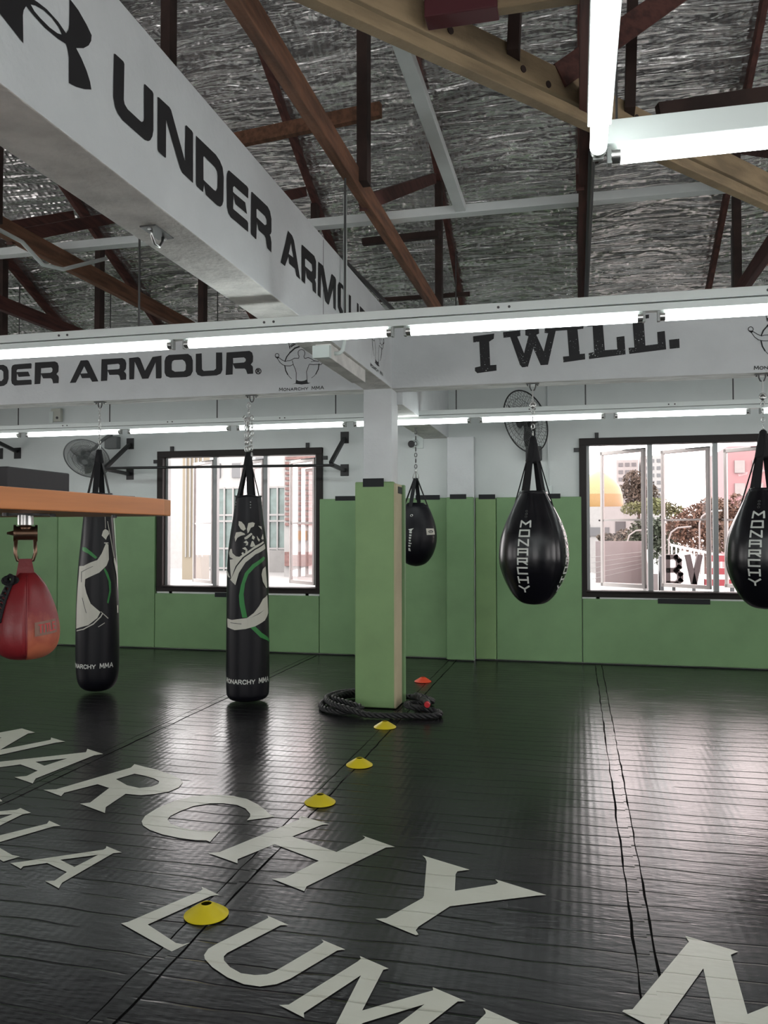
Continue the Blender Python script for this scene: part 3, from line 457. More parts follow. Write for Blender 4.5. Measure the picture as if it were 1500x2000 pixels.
D_PROF=[[[1.8828,0.1163],[1.6933,0.1363],[1.5041,0.1645],[1.268,0.1857],[0.7968,0.1927],[0.3272,0.1965],[0.11,0.1951],[0.055,0.1833],[0.028,0.1551],[0.016,0.094],[0.012,0]],[[1.9284,0.1183],[1.7029,0.1429],[1.4527,0.1626],[1.2029,0.1824],[0.854,0.1971],[0.4562,0.2021],[0.2081,0.1971],[0.0991,0.1774],[0.0446,0.1355],[0.0199,0.0739],[0.0124,0]],[[1.884,0.117],[1.757,0.178],[1.638,0.235],[1.52,0.276],[1.4,0.293],[1.286,0.292],[1.167,0.258],[1.05,0.2],[0.985,0.15],[0.945,0.09],[0.93,0]],[[1.87,0.1],[1.83,0.145],[1.74,0.185],[1.64,0.218],[1.54,0.234],[1.45,0.232],[1.36,0.212],[1.28,0.175],[1.215,0.12],[1.185,0.06],[1.175,0]]]
D_CW=[[[-1.7867,1.6546],[-1.5896,1.6484],[-1.3872,1.6181],[-1.2999,1.5819],[-1.4306,1.5675],[-1.6008,1.582],[-1.7786,1.6183]],[[-1.1599,1.6363],[-0.9069,1.6448],[-0.7509,1.6365],[-0.8333,1.6061],[-1.0171,1.594],[-1.1212,1.5578],[-1.1966,1.5434],[-1.2373,1.5819]],[[-1.9048,1.5519],[-1.5889,1.5579],[-1.3703,1.5434],[-1.3225,1.5314],[-1.5739,1.5218],[-1.7722,1.5037],[-1.8931,1.4675],[-1.9683,1.5096]],[[-1.3768,1.5037],[-1.0078,1.5482],[-0.9331,1.5361],[-1.2305,1.4917],[-1.3385,1.4881]],[[-0.935,1.5277],[-0.8011,1.5095],[-0.8674,1.4855],[-0.9775,1.4976]],[[-1.4075,1.4617],[-1.2654,1.4797],[-1.1583,1.4617],[-1.1928,1.4353],[-1.3114,1.4353],[-1.2283,1.4497]],[[-1.0748,1.4256],[-0.9793,1.4736],[-0.9062,1.4735],[-0.8011,1.4313],[-0.9842,1.4195]],[[-0.6817,1.5215],[-0.5829,1.4973],[-0.4967,1.4851],[-0.5665,1.4671],[-0.6462,1.4853]],[[-0.5368,1.6124],[-0.2797,1.6065],[-0.2796,1.5761],[-0.4135,1.5943]],[[-0.3926,1.4971],[-0.2219,1.5395],[-0.1997,1.4908],[-0.3455,1.4874]],[[-1.4703,1.4078],[-1.3099,1.4197],[-1.1916,1.3957],[-1.2246,1.3718],[-1.3053,1.3683],[-1.2937,1.3922]],[[-2.2776,1.4005],[-2.1165,1.4033],[-2.0344,1.3649],[-1.79,1.3355],[-1.4908,1.33],[-1.6298,1.3155],[-1.9519,1.3111],[-2.2453,1.3281],[-2.371,1.3638]],[[-1.4982,1.3658],[-1.4153,1.3754],[-1.3235,1.3479],[-1.4101,1.336]],[[-2.2223,1.304],[-1.7423,1.3153],[-1.2248,1.3778],[-0.8011,1.4313],[-0.2639,1.4702],[-0.1964,1.4604],[-0.88,1.4014],[-1.4227,1.33],[-1.8021,1.2457],[-2.0574,1.1364],[-2.1443,1.208]],[[-0.1535,1.4481],[-0.1048,1.4054],[-0.8154,1.3532],[-1.2851,1.2822],[-1.6118,1.1863],[-1.7891,1.078],[-2.1309,1.1238],[-2.0091,1.1487],[-1.7246,1.2459],[-1.3546,1.324],[-0.8084,1.3952]],[[-2.7172,1.1977],[-2.4092,1.2001],[-2.1332,1.1418],[-2.3048,1.1465]],[[-0.1938,1.2417],[-0.1503,1.1807],[-0.0561,1.046],[-0.1897,1.0476],[-0.4174,1.1044],[-0.4999,1.1714],[-0.4117,1.219]],[[-2.3474,0.7719],[-1.9658,0.7631],[-1.5891,0.7747],[-1.2097,0.7834],[-0.8997,0.827],[-0.6271,0.8901],[-0.426,0.9478],[-0.0647,0.9793],[0.0245,0.8137],[-0.2973,0.753],[-0.8351,0.707],[-1.2689,0.686],[-1.7973,0.6742],[-2.3021,0.6944]]]
D_CG=[[[-0.3275,1.3334],[-0.2018,1.3207],[-0.2966,1.2969],[-0.8298,1.2393],[-1.1547,1.1745],[-1.3109,1.0911],[-1.3711,0.9956],[-1.3243,0.9122],[-1.1975,0.787],[-1.4268,0.7871],[-1.5623,0.8999],[-1.5998,0.9833],[-1.504,1.079],[-1.3137,1.1866],[-0.9633,1.2638]],[[-1.0554,0.697],[-0.8351,0.707],[-0.478,0.642],[0.3742,0.5494],[0.3742,0.531],[-0.5565,0.6014]]]
D_CK=[[[-1.0748,0.7829],[-0.6288,0.8242],[-0.342,0.8502],[-0.6287,0.817]],[[-2.0578,0.7404],[-1.4572,0.7335],[-1.4564,0.7288],[-2.0578,0.7356]]]
D_LW=[[[-0.5772,1.4484],[-0.4271,1.4366],[-0.4405,1.293],[-0.5779,1.2365],[-0.9504,1.1697],[-1.659,1.1076],[-1.667,1.0451],[-1.5629,0.9775],[-1.3319,0.8761],[-0.8852,0.795],[-1.0191,0.7393],[-1.4332,0.6725],[-2.2225,0.6303],[-2.2299,0.7671],[-2.2133,0.9957],[-2.1727,1.1447],[-2.185,1.2305],[-1.8205,1.2321],[-1.3875,1.2669],[-1.0454,1.2894],[-0.827,1.3516],[-0.6895,1.4084]],[[-0.8198,1.5232],[-0.7298,1.5691],[-0.5913,1.5864],[-0.3885,1.5691],[-0.3373,1.5403],[-0.4889,1.5115],[-0.5713,1.4828],[-0.7145,1.5059]],[[-0.6844,1.4566],[-0.4215,1.4562],[-0.4243,1.447],[-0.6849,1.4474]],[[-2.1562,0.6166],[-1.6847,0.6374],[-1.2071,0.6893],[-0.884,0.7553],[-0.802,0.7851],[-0.7631,0.7802],[-0.8508,0.747],[-1.1847,0.6791],[-1.6633,0.6285],[-2.1539,0.6076]],[[-0.8854,0.7995],[-0.8524,0.7992],[-0.5097,0.7336],[-0.5401,0.7272]],[[-0.989,0.6565],[-0.6936,0.693],[-0.6758,0.6882],[-0.9726,0.6518]],[[-0.0697,1.3085],[0.0225,1.308],[0.2529,1.2194],[0.295,1.1024],[0.1579,0.9878],[0.1058,1.1392],[-0.0923,1.2681]],[[0.0442,0.8448],[0.1742,0.846],[0.1707,0.773],[0.0413,0.772]],[[-0.5955,1.7305],[-0.5602,1.7306],[-0.5591,1.5921],[-0.5903,1.5921]],[[-0.4508,1.6614],[-0.4057,1.6615],[-0.0102,1.314],[-0.0676,1.3119]]]
D_LG=[[[-2.0597,1.4142],[-1.7363,1.409],[-1.3428,1.3636],[-1.0472,1.3155],[-1.1394,1.3009],[-1.5507,1.3521],[-2.0272,1.3799]],[[-0.6778,1.2141],[-0.5187,1.1675],[-0.3538,1.0745],[-0.3645,0.983],[-0.5096,0.8705],[-0.5829,0.8828],[-0.4531,0.9954],[-0.4917,1.0872],[-0.723,1.1972]],[[0.2245,1.7269],[0.5171,1.6398],[0.426,1.4054],[0.2035,1.243],[0.2174,1.4526]]]
D_LK=[[[-1.8859,1.1806],[-1.2539,1.2328],[-1.253,1.2283],[-1.8838,1.1749]],[[-1.9548,1.1803],[-1.9146,1.1805],[-1.878,1.0782],[-1.9153,1.078]],[[-1.8057,0.931],[-1.7733,0.9312],[-1.5219,0.7876],[-1.5462,0.7853]]]
D_CT=[[-2.1253,0.1946],[-1.0786,0.2014],[0.2717,0.1883],[-1.0795,0.243]]
D_LT=[[-2.2736,0.2524],[-1.082,0.2589],[-0.247,0.2536],[-1.0832,0.3009]]
D_FT=[[-0.8746,1.5938],[-0.3803,1.5941],[-0.3346,1.5267],[-0.8542,1.5228]]
D_FS=[[[-1.7431,1.5856],[-1.4705,1.5963],[-1.5616,1.5772],[-1.5779,1.5605],[-1.6535,1.5647]],[[-1.6916,1.5647],[-1.5591,1.5563],[-1.5752,1.5397],[-1.6867,1.5439]],[[-1.6935,1.5297],[-1.5757,1.5272],[-1.5832,1.5105],[-1.6869,1.513]],[[-1.7064,1.5022],[-1.5946,1.4997],[-1.6061,1.4814],[-1.6992,1.483]],[[-1.7188,1.4713],[-1.6141,1.4689],[-1.6221,1.4522],[-1.7121,1.4547]],[[-1.7306,1.4421],[-1.5809,1.4356],[-1.5908,1.4247],[-1.7351,1.4296]],[[-1.748,1.4162],[-1.6318,1.413],[-1.649,1.3937],[-1.756,1.3978]],[[-1.7627,1.3827],[-1.6736,1.3795],[-1.648,1.3459],[-1.7719,1.3516]]]
D_PEARL=[[-1.7833,1.626],[-1.8765,1.0351]]
D_PEARR=[[-2.0142,1.697],[-2.0087,1.1273]]
D_BAGX=[-2.9567,-4.5509,-0.3639,1.4704]
# ------------------------------------------------------------------ setting: shell of the room
XL, XR, YF, YB = -10.0, 6.25, -5.0, 10.0
WZ = 3.51; SL = 0.49
W1 = (-5.46, -3.22, 0.79, 2.62); W2 = (0.075, 2.33, 0.81, 2.645)
YC = 7.05                      # near face of the cross beam and of the column
floor = struct(MB().box(XL-.2, XR+.2, YF-.2, YB+.2, -.15, 0).build('floor', M['floor']), 'black roll-out mat floor with painted cream lettering')
FN = 0
for ch, outer, holes in D_FLOOR:
    MB().poly([outer]+holes, lambda x, y: (x, y, .0032)).build('floor_letter', M['letter'], floor, label='cream painted floor letter '+ch)
for xs, wd, y0, y1 in ((.235, .072, 1.2, 9.85), (-1.475, .085, 1.2, 9.85), (-3.24, .07, 1.2, 9.85)):
    mb = MB(); k = 70
    L_, R_ = [], []
    for i in range(k+1):
        y = y0+(y1-y0)*i/k
        L_.append((xs-wd/2+random.uniform(-.004,.004), y)); R_.append((xs+wd/2+random.uniform(-.004,.004), y))
    vs = [(x, y, .0022) for x, y in L_]+[(x, y, .0022) for x, y in R_]+[(x, y, -.001) for x, y in L_]+[(x, y, -.001) for x, y in R_]
    n = k+1; fs = []
    for i in range(k):
        fs += [(i, n+i, n+i+1, i+1), (2*n+i, i, i+1, 2*n+i+1), (n+i, 3*n+i, 3*n+i+1, n+i+1)]
    mb.add(vs, fs).build('seam_tape', M['tape'], floor, label='dark tape over a mat seam')
    for E_, s_ in ((L_, -1), (R_, 1)):
        w_ = [(.0045 if xs > 0 else .003)*random.uniform(.25, 1.3) for _ in E_]
        vs = [(x-q, y, .0027) for (x, y), q in zip(E_, w_)]+[(x+q, y, .0027) for (x, y), q in zip(E_, w_)]
        MB().add(vs, [(i, n+i, n+i+1, i+1) for i in range(k)]).build('seam_gap', M['gap'], floor)

def wall_with_holes(name, horiz, a0, a1, zt, c0, c1, holes, label):
    """wall along one axis between a0..a1, thickness c0..c1 on the other axis, rectangular openings"""
    mb = MB(); xs = sorted({a0, a1, *[h[0] for h in holes], *[h[1] for h in holes]})
    for p, q in zip(xs, xs[1:]):
        hs = [h for h in holes if h[0] <= p+1e-6 and h[1] >= q-1e-6]
        zz = [(0, zt)] if not hs else [(0, hs[0][2]), (hs[0][3], zt)]
        for z0, z1 in zz:
            if horiz: mb.box(p, q, c0, c1, z0, z1)
            else: mb.box(c0, c1, p, q, z0, z1)
    return struct(mb.build(name, M['wall']), label)
wall_with_holes('wall_back', True, XL, XR, WZ+.05, YB, YB+.2, [W1, W2], 'white back wall with two windows')
W3 = (0.4, 2.7, .85, 2.6); W4 = (4.2, 6.5, .85, 2.6)
wall_with_holes('wall_right', False, YF, YB, WZ+.05, XR, XR+.2, [W3, W4], 'white right wall')
wall_with_holes('wall_left', False, YF, YB, 7.2, XL-.2, XL, [W3, W4], 'white left wall')
wall_with_holes('wall_front', True, XL, XR, WZ+.05, YF-.2, YF, [(-6, -3, .85, 2.6), (0, 3, .85, 2.6)], 'white wall behind the viewer')

# roof: back slope, front slope, hip slope, lined with foil
YR = (YF+YB)/2; ZR = WZ+SL*(YB-YR); XH = XR-(YB-YR)
mb = MB()
def slope(P, n, m, sag):
    """bilinear patch with foil sagging between the rafters"""
    a, b, c_, d = [Vector(p) for p in P]; vs = []
    for j in range(m+1):
        for i in range(n+1):
            u, v = i/n, j/m
            p = (a*(1-u)+b*u)*(1-v)+(d*(1-u)+c_*u)*v
            if 0 < i < n and 0 < j < m: p.z += sag*(math.sin(p.x*2*PI/1.24+1.2)*.5+.5)*-.5 + .012*math.sin(p.y*7.1+p.x*1.3)*math.sin(p.x*2.3)
            vs.append(p)
    mb.add(vs, [(j*(n+1)+i, j*(n+1)+i+1, (j+1)*(n+1)+i+1, (j+1)*(n+1)+i) for j in range(m) for i in range(n)])
slope([(XL-.2, YB+.2, WZ-.1), (XR+.2, YB+.2, WZ-.1), (XH, YR, ZR), (XL-.2, YR, ZR)], 90, 60, .05)
slope([(XL-.2, YF-.2, WZ-.1), (XR+.2, YF-.2, WZ-.1), (XH, YR, ZR), (XL-.2, YR, ZR)], 20, 12, 0)
slope([(XR+.2, YB+.2, WZ-.1), (XR+.2, YF-.2, WZ-.1), (XH, YR, ZR), (XH, YR, ZR+.001)], 30, 30, 0)
struct(mb.build('ceiling', M['foil'], smooth=True), 'sloping roof underside lined with crinkled silver foil')

# concrete frame
BX0, BX1, BZ0, BZ1 = -1.86, -1.595, 2.835, 3.475
def frame_box(name, x0, x1, y0, y1, z0, z1, label, under='soffit'):
    mb = MB(); mb.box(x0, x1, y0, y1, z0, z1)
    mb.mi = [1 if i == 0 else 0 for i in range(6)]
    return struct(mb.build(name, [M['beam'], M[under]], bevel=.006), label)
beam_long = frame_box('trim_1', BX0, BX1, YF, YC, BZ0, BZ1, 'long white concrete beam overhead carrying large black lettering')
beam_cross = frame_box('trim_2', XL, XR, YC, YC+.22, BZ0, BZ1, 'white concrete cross beam over the hanging bags', 'soffit_lit')
frame_box('trim_3', BX0, BX1+.05, YC+.22, YB, 2.72, BZ1, 'white concrete beam running behind the column to the wall')
column = frame_box('trim_4', BX0, BX1-.005, YC, YC+.26, 0, BZ0, 'square white concrete column under the beams')
frame_box('trim_5', -1.545, -1.215, YB-.13, YB, 0, 2.72, 'white wall pier behind the column')
P_L = lambda y, z: (BX1+.0022, y, z)
P_F = lambda x, z: (x, YC-.0022, z)
for ch, o, h in D_BEAML:
    MB().poly([o]+h, P_L).build('beam_emblem' if ch == 'emblem' else 'beam_letter', M['ink'], beam_long, label='black interlocking arc emblem' if ch == 'emblem' else 'black letter '+ch)
for ch, o, h in D_BEAMF:
    MB().poly([o]+h, P_F).build('beam_letter', M['ink'], beam_cross, label='black letter '+ch)
for ch, o, h in D_IWILL:
    MB().poly([o], P_F).build('slogan_letter', M['worn'], beam_cross, label='speckled black slab letter '+('full stop' if ch == '.' else ch))
mb = MB()
for pts, wd in D_REG: mb.stroke(pts, wd, P_F)
mb.build('registered_mark', M['ink'], beam_cross)
def figure_badge(host, f):
    mb = MB()
    for pts, wd in D_FIGS: mb.stroke(pts, wd, f)
    for p in D_FIGP: mb.poly([p], f)
    mb.build('fighter_badge', M['ink'], host, label='line drawing of a fighter with raised fists in a ring')
    mb = MB(); a, b, c_ = D_FIGT
    text_strokes(mb, MONARCHY, a[0], b[0], a[1], .028, .022, .0056, f)
    mb.build('badge_lettering', M['ink'], host, label='small black caps under the fighter drawing')
figure_badge(beam_cross, P_F)
dx = 1.40-D_FIGT[0][0]
figure_badge(beam_cross, lambda x, z: (x+dx, YC-.0022, z+.006))
dy = 6.26-D_FIGT[0][0]
figure_badge(beam_long, lambda x, z: (BX1+.0022, x+dy, z+.02))
# thin grey line of the panel joint on the long beam
MB().box(BX1-.001, BX1+.0012, 5.02, 5.026, BZ0+.01, BZ1-.02).build('panel_joint', M['grey_ink'], beam_long)

# ------------------------------------------------------------------ windows
def window(idx, Wn, label):
    x0, x1, z0, z1 = Wn; y = YB
    root = struct(thing('window_%d' % idx, label, 'window', ((x0+x1)/2, y, z0)), label)
    del root['category']
    fw = .085
    mb = MB()
    for a in ((x0-.045, x0+fw-.045, z0-.02, z1+.02), (x1-fw+.045, x1+.045, z0-.02, z1+.02)): mb.box(a[0], a[1], y-.045, y+.10, a[2], a[3])
    mb.box(x0-.045, x1+.045, y-.047, y+.10, z1-.06, z1+.025); mb.box(x0-.045, x1+.045, y-.047, y+.10, z0-.025, z0+.055)
    mb.box(x0+.03, x1-.03, y-.075, y-.04, z0+.03, z0+.05)
    mb.build('window_frame', M['brown_metal'], root, bevel=.005)
    mb = MB()
    for xx, zz in ((x0+.16, z1+.055), (x1-.16, z1+.055), (x0+.16, z0-.05), (x1-.16, z0-.05)): mb.box(xx-.022, xx+.022, y-.03, y, zz-.035, zz+.035)
    for zz in (z1-.11,):
        for xx in (x0-.075, x1+.075): mb.box(xx-.032, xx+.032, y-.03, y, zz-.024, zz+.024)
    mb.build('fixing_lug', M['black_metal'], root)
    bw = (x1-x0-.09)/3; zi0, zi1 = z0+.055, z1-.06
    for k in range(1, 3):
        xm = x0+.045+bw*k
        MB().box(xm-.028, xm+.028, y+.04, y+.12, zi0, zi1).build('mullion', M['mull'], root, bevel=.004)
    MB().box(x0+.04, x0+.075, y+.04, y+.12, zi0, zi1).box(x1-.075, x1-.04, y+.04, y+.12, zi0, zi1).build('jamb_lining', M['mull'], root)
    ang = math.radians(40)
    for k in range(3):
        hx = x0+.045+bw*(k+1)-.05; hy = y+.11; L = bw-.07
        ex = Vector((-math.cos(ang), math.sin(ang), 0)); ny = Vector((math.sin(ang), math.cos(ang), 0))
        H = Vector((hx, hy, 0))
        def P(s, z): return H+ex*s+Vector((0,0,z))
        mb = MB(); t = .045; za, zb = zi0+.02, zi1-.03
        mb.bar(P(t/2, za), P(t/2, zb), .045, t, up=ex); mb.bar(P(L-t/2, za), P(L-t/2, zb), .04, t*.8, up=ex)
        mb.bar(P(0, za+t/2), P(L, za+t/2), .04, t); mb.bar(P(0, zb-t/2), P(L, zb-t/2), .04, t)
        sash = mb.build('casement_sash', M['sash'], root, bevel=.004)
        MB().bar(P(t, (za+zb)/2-.02), P(L-t, (za+zb)/2-.02), .022, .022).build('glazing_bar', M['sash'], sash)
        vs = [P(t, za+t), P(L-t, za+t), P(L-t, zb-t), P(t, zb-t)]
        MB().add([v-ny*.002 for v in vs]+[v+ny*.002 for v in vs], [(0,1,2,3),(7,6,5,4),(0,4,5,1),(1,5,6,2),(2,6,7,3),(3,7,4,0)]).build('pane', M['glass'], sash)
        MB().bar(P(.0, zb-.02)+Vector((0,-.03,.012)), P(.32, zb-.02)+Vector((0,-.06,.012)), .014, .01).build('stay_arm', M['black_metal'], sash)
        h0 = P(L, (za+zb)/2-.02)
        MB().cyl(h0, h0+ex*.03, .012, 8).build('catch', M['brown_metal'], sash)
    MB().box(x0-.04, x1+.04, y-.03, y+.02, z0-.052, z0-.026).build('window_sill', M['white_batten'], root)
    return root
window_left = window(1, W1, 'dark framed window behind the middle long bag with three open casements')
window_right = window(2, W2, 'dark framed window at the right with trees and a dome outside')
def side_window(idx, x, a0, a1, z0, z1, horiz=False):
    mb = MB()
    def bx_(p0, p1, q0, q1):
        if horiz: mb.box(p0, p1, x-.05, x+.05, q0, q1)
        else: mb.box(x-.05, x+.05, p0, p1, q0, q1)
    bx_(a0, a0+.06, z0, z1); bx_(a1-.06, a1, z0, z1); bx_(a0, a1, z0, z0+.06); bx_(a0, a1, z1-.06, z1)
    for k in (1, 2): bx_(a0+(a1-a0)*k/3-.03, a0+(a1-a0)*k/3+.03, z0, z1)
    struct(mb.build('window_%d' % idx, M['brown_metal']), 'dark framed window in a side wall')
side_window(3, XR+.1, *W3); side_window(4, XR+.1, *W4); side_window(5, XL-.1, *W3); side_window(6, XL-.1, *W4)
side_window(7, YF-.1, -6, -3, .85, 2.6, True); side_window(8, YF-.1, 0, 3, .85, 2.6, True)

# ------------------------------------------------------------------ green crash pads
def pad(x0, x1, z0, z1, label, y0=YB-.07, y1=YB, m='green', straps=(), name='wall_pad', cat='wall pad', group='green pads along the back wall'):
    root = thing(name, label, cat, ((x0+x1)/2, y1, z0), group)
    MB().box(x0+.003, x1-.003, y0, y1-.004, z0, z1).build('pad_cover', M[m], root, bevel=.012, seg=3)
    for a, b, zz in straps:
        MB().box(a, b, y0-.006, y0+.001, zz-.03, zz+.028).build('hook_strip', M['velcro'], root, label='black hook strip')
    return root
pad(-7.0, -5.515, .012, 1.975, 'tall green wall pad left of the left window, behind the leftmost long bag')
pad(-9.9, -7.0, .012, 1.975, 'tall green wall pad at the far left behind the red speed bag')
pad(-5.515, -3.205, .012, .74, 'low green wall pad under the left window', straps=((-4.64, -4.30, .735),))
pad(-3.205, -1.55, .012, 1.978, 'tall green wall pad between the left window and the wall pier', straps=((-2.99, -2.69, 1.985), (-1.95, -1.645, 1.985)))
pad(-1.55, -1.21, .012, 1.978, 'narrow green pad standing forward on the wall pier', YB-.20, YB-.13, straps=((-1.50, -1.30, 1.985),))
pad(-1.21, -.955, .012, 1.975, 'narrow darker green pad in the corner right of the wall pier', m='green2', straps=((-1.165, -.965, 1.985),))
pad(-.955, .055, .012, 1.975, 'tall green wall pad behind the middle black pear bag', straps=((-.41, -.19, 1.985),))
pad(.055, 2.36, .012, .765, 'low green wall pad under the right window', straps=((.905, 1.475, .755),))
pad(2.36, 4.2, .012, 1.975, 'tall green wall pad right of the right window')

cp = thing('column_pad', 'yellow-green padding wrapped round the lower half of the column', 'column pad', ((BX0+BX1)/2, YC, 0))
MB().box(-1.925, -1.567, YC-.055, YC-.002, .006, 2.0).build('front_pad', M['green2'], cp, bevel=.012, seg=3)
MB().box(BX1+.001, BX1+.045, YC-.05, YC+.20, .006, 1.985).build('edge_pad', M['beige'], cp, bevel=.01, label='beige backing of the right side pad')
MB().box(BX1+.001, BX1+.068, YC+.205, YC+.262, .006, 1.985).build('side_pad', M['green'], cp, bevel=.01)
MB().box(-1.915, BX0-.001, YC, YC+.26, .006, 1.99).build('side_pad', M['green2'], cp, bevel=.01)
MB().box(-1.90, -1.58, YC+.265, YC+.315, .006, 1.99).build('back_pad', M['green'], cp, bevel=.01)
MB().box(-1.85, -1.66, YC-.061, YC-.054, 1.955, 2.03).build('hook_strip', M['velcro'], cp, label='black hook strip')
MB().box(BX1+.044, BX1+.049, YC+.03, YC+.19, 1.90, 1.96).build('hook_strip', M['velcro'], cp, label='black hook strip')

# ------------------------------------------------------------------ fluorescent rails
TR = .0235
def light_tube(a, b, label, group):
    """one bare fluorescent tube between a and b with its two lamp holders"""
    a, b = Vector(a), Vector(b); d = (b-a).normalized()
    root = thing('fluorescent_light', label, 'light', (a+b)/2, group)
    tb = MB().cyl(a+d*.03, b-d*.03, TR, 18).build('tube', M['tube'], root, smooth=SM)
    for p, s in ((a, 1), (b, -1)):
        MB().cyl(p+d*s*.004, p+d*s*.03, TR*.96, 14).build('end_cap', M['steel'], tb, smooth=SM)
        MB().bar(p-d*s*.008+Vector((0,0,.0)), p+d*s*.006+Vector((0,0,.0)), .03, .05).build('lamp_holder', M['holder'], root, bevel=.002)
    return root
def rail(name, y, x0, x1, z, starts, pitch_len, label, rods, zrod, tlabels, group, h=.085):
    r = thing(name, label, 'light rail', ((x0+x1)/2, y, z))
    mb = MB(); mb.box(x0, x1, y-.024, y+.024, z, z+h*.42); mb.box(x0, x1, y-.034, y+.034, z+h*.45, z+h)
    mb.build('channel', M['white_metal'], r, bevel=.003)
    mb = MB(); mb.box(x0, x1, y-.0345, y-.0335, z+h*.43, z+h*.46)
    mb.build('joint_line', M['grey_ink'], r)
    for xx in rods:
        zt = zrod(xx) if callable(zrod) else zrod
        MB().cyl((xx, y, z+h-.005), (xx, y, zt), .0065, 8).build('hanger_rod', M['rod'], r, smooth=SM)
    for k, s in enumerate(starts):
        light_tube((s, y, z-.026), (s+1.2, y, z-.026), tlabels[k], group)
    for s in starts:
        if not -6.2 < s < 1.9: continue
        for q in (.49, .545): MB().cyl((s+q, y-.032, z+h*.72), (s+q, y-.037, z+h*.72), .007, 8).build('screw', M['grey_ink'], r)
    return r
ORD = ['first', 'second', 'third', 'fourth', 'fifth', 'sixth', 'seventh', 'eighth']
n_st = [-2.144+1.271*k for k in range(-3, 6)]
n_lb = {-1: 'leftmost tube on the near light rail, cut by the left picture edge', 0: 'tube on the near light rail just left of the column', 1: 'tube on the near light rail just right of the column, above the slogan', 2: 'rightmost tube on the near light rail, cut by the right picture edge'}
rail('light_rail', 4.18, -6.1, 5.7, 2.636, n_st, 1.2, 'near white light rail crossing in front of the lettered cross beam', [-2.43, -1.205, 1.30, -4.85], 3.46,
     [n_lb.get(k, 'tube on the near light rail, past the picture edge') for k in range(-3, 6)], 'tubes on the near light rail')
f_st = [-.936+1.293*k for k in range(-5, 5)]
f_lb = {-5: 'tube on the far rail at the left picture edge', -4: 'tube on the far rail above the left wall fan', -3: 'tube on the far rail above the left end of the pull-up bar', -2: 'tube on the far rail above the left window behind the middle long bag',
        -1: 'tube on the far rail half hidden by the white column', 0: 'tube on the far rail crossing the dark wall fan', 1: 'tube on the far rail above the right window', 2: 'tube on the far rail at the right picture edge'}
rail('light_rail', 8.08, -7.5, 5.6, 2.693, f_st, 1.2, 'far white light rail hanging between the cross beam and the back wall', [-6.22, -5.05, -3.76, -2.43, -1.17, .088, 1.42], lambda x: WZ+SL*(YB-8.08)-.06,
     [f_lb.get(k, 'tube on the far rail, past the picture edge') for k in range(-5, 5)], 'tubes on the far light rail')
# corner fitting near the viewer: one tube along the room, one across
rr = thing('light_rail', 'white light rail at the upper right running across towards the right edge', 'light rail', (.07, 2.43, 2.665))
MB().box(.055, 4.1, 2.405, 2.46, 2.67, 2.74).build('channel', M['white_metal'], rr, bevel=.003)
MB().cyl((.12, 2.43, 2.735), (.12, 2.43, 3.50), .004, 6).build('hanger_rod', M['rod'], rr)
light_tube((.10, 2.43, 2.642), (1.285, 2.43, 2.645), 'tube under the rail at the upper right, running out of the right edge', 'tubes of the near corner fitting')
light_tube((1.35, 2.43, 2.645), (2.55, 2.43, 2.645), 'tube of the corner fitting, past the picture edge', 'tubes of the near corner fitting')
rr = thing('light_rail', 'white light rail above the steep tube at the top right', 'light rail', (.068, 1.8, 2.665))
MB().box(.035, .10, -1.4, 2.30, 2.672, 2.73).build('channel', M['white_metal'], rr, bevel=.003)
light_tube((.066, 2.385, 2.64), (.066, 1.20, 2.64), 'steep bright tube at the top right pointing towards the viewer', 'tubes of the near corner fitting')
light_tube((.066, 1.15, 2.64), (.066, -.05, 2.64), 'tube of the corner fitting, past the picture edge', 'tubes of the near corner fitting')
for yy in (-.6, -3.2):  # unseen tube rails added to brighten the room
    rail('light_rail', yy, -6.1, 5.0, 2.66, [-5.6+1.27*k for k in range(8)], 1.2, 'added unseen light rail behind the viewer' if yy > -1 else 'added unseen light rail far behind the viewer', [-4.85, -2.43, 1.3], 5.0,
     ['tube on an added unseen rail behind the viewer']*8, 'tubes on the added rails behind the viewer')

# ------------------------------------------------------------------ roof timbers
TX = [-6.1, -4.85, -3.63, -2.42, -1.205, .05, 1.32]
zr = lambda y: WZ+SL*(YB-y)-.10
tl = ['brown timber truss at the far left picture edge', 'brown timber truss second from the left edge, left of the long beam', 'brown timber truss whose lower chord meets the rail left of the long beam',
      'dark timber truss hidden behind the long white beam', 'reddish brown timber truss just right of the long white beam', 'dark timber truss seen end on behind the corner light', 'brown timber truss at the right edge near the hip']
for i, x in enumerate(TX):
    t = thing('roof_truss', tl[i], 'truss', (x, YC+.1, BZ1), 'timber roof trusses')
    y0 = 3.2 if x > .6 else (2.6 if x > -1.0 else -1.0)
    cm = M['brown'] if x in (-1.205, -3.63) else M['redbrown']
    if x < .6: MB().box(x-.028, x+.028, y0, YC+.2, 3.478, 3.60).build('bottom_chord', cm, t, bevel=.004)
    else: MB().box(x-.028, x+.028, 5.3, YC+.2, 3.478, 3.60).build('bottom_chord', cm, t, bevel=.004)
    yt = max(3.0, x+3.95)
    MB().bar((x, YB-.02, zr(YB-.02)+.03), (x, yt, zr(yt)+.03), .045, .11).build('rafter', M['redbrown'], t, bevel=.003)
    MB().box(x-.03, x+.03, 7.12+(.08*abs(x)), 7.21+(.08*abs(x)), 3.55, zr(7.2+.08*abs(x))).build('post', M['darkwood'], t)
    if x < .6: MB().box(x-.03+.045, x+.03+.045, 4.36, 4.45, 3.52, zr(4.4)).build('post', M['darkwood'], t)
    MB().bar((x-.02, 4.62, 3.5), (x-.02, 7.1, zr(7.1)-.12), .045, .085).build('diagonal_web', M['redbrown'], t)
    if x == 1.32: MB().bar((x+.03, 6.5, 3.55), (x+.5, 6.2, 4.5), .045, .085).build('brace', M['brown'], t)
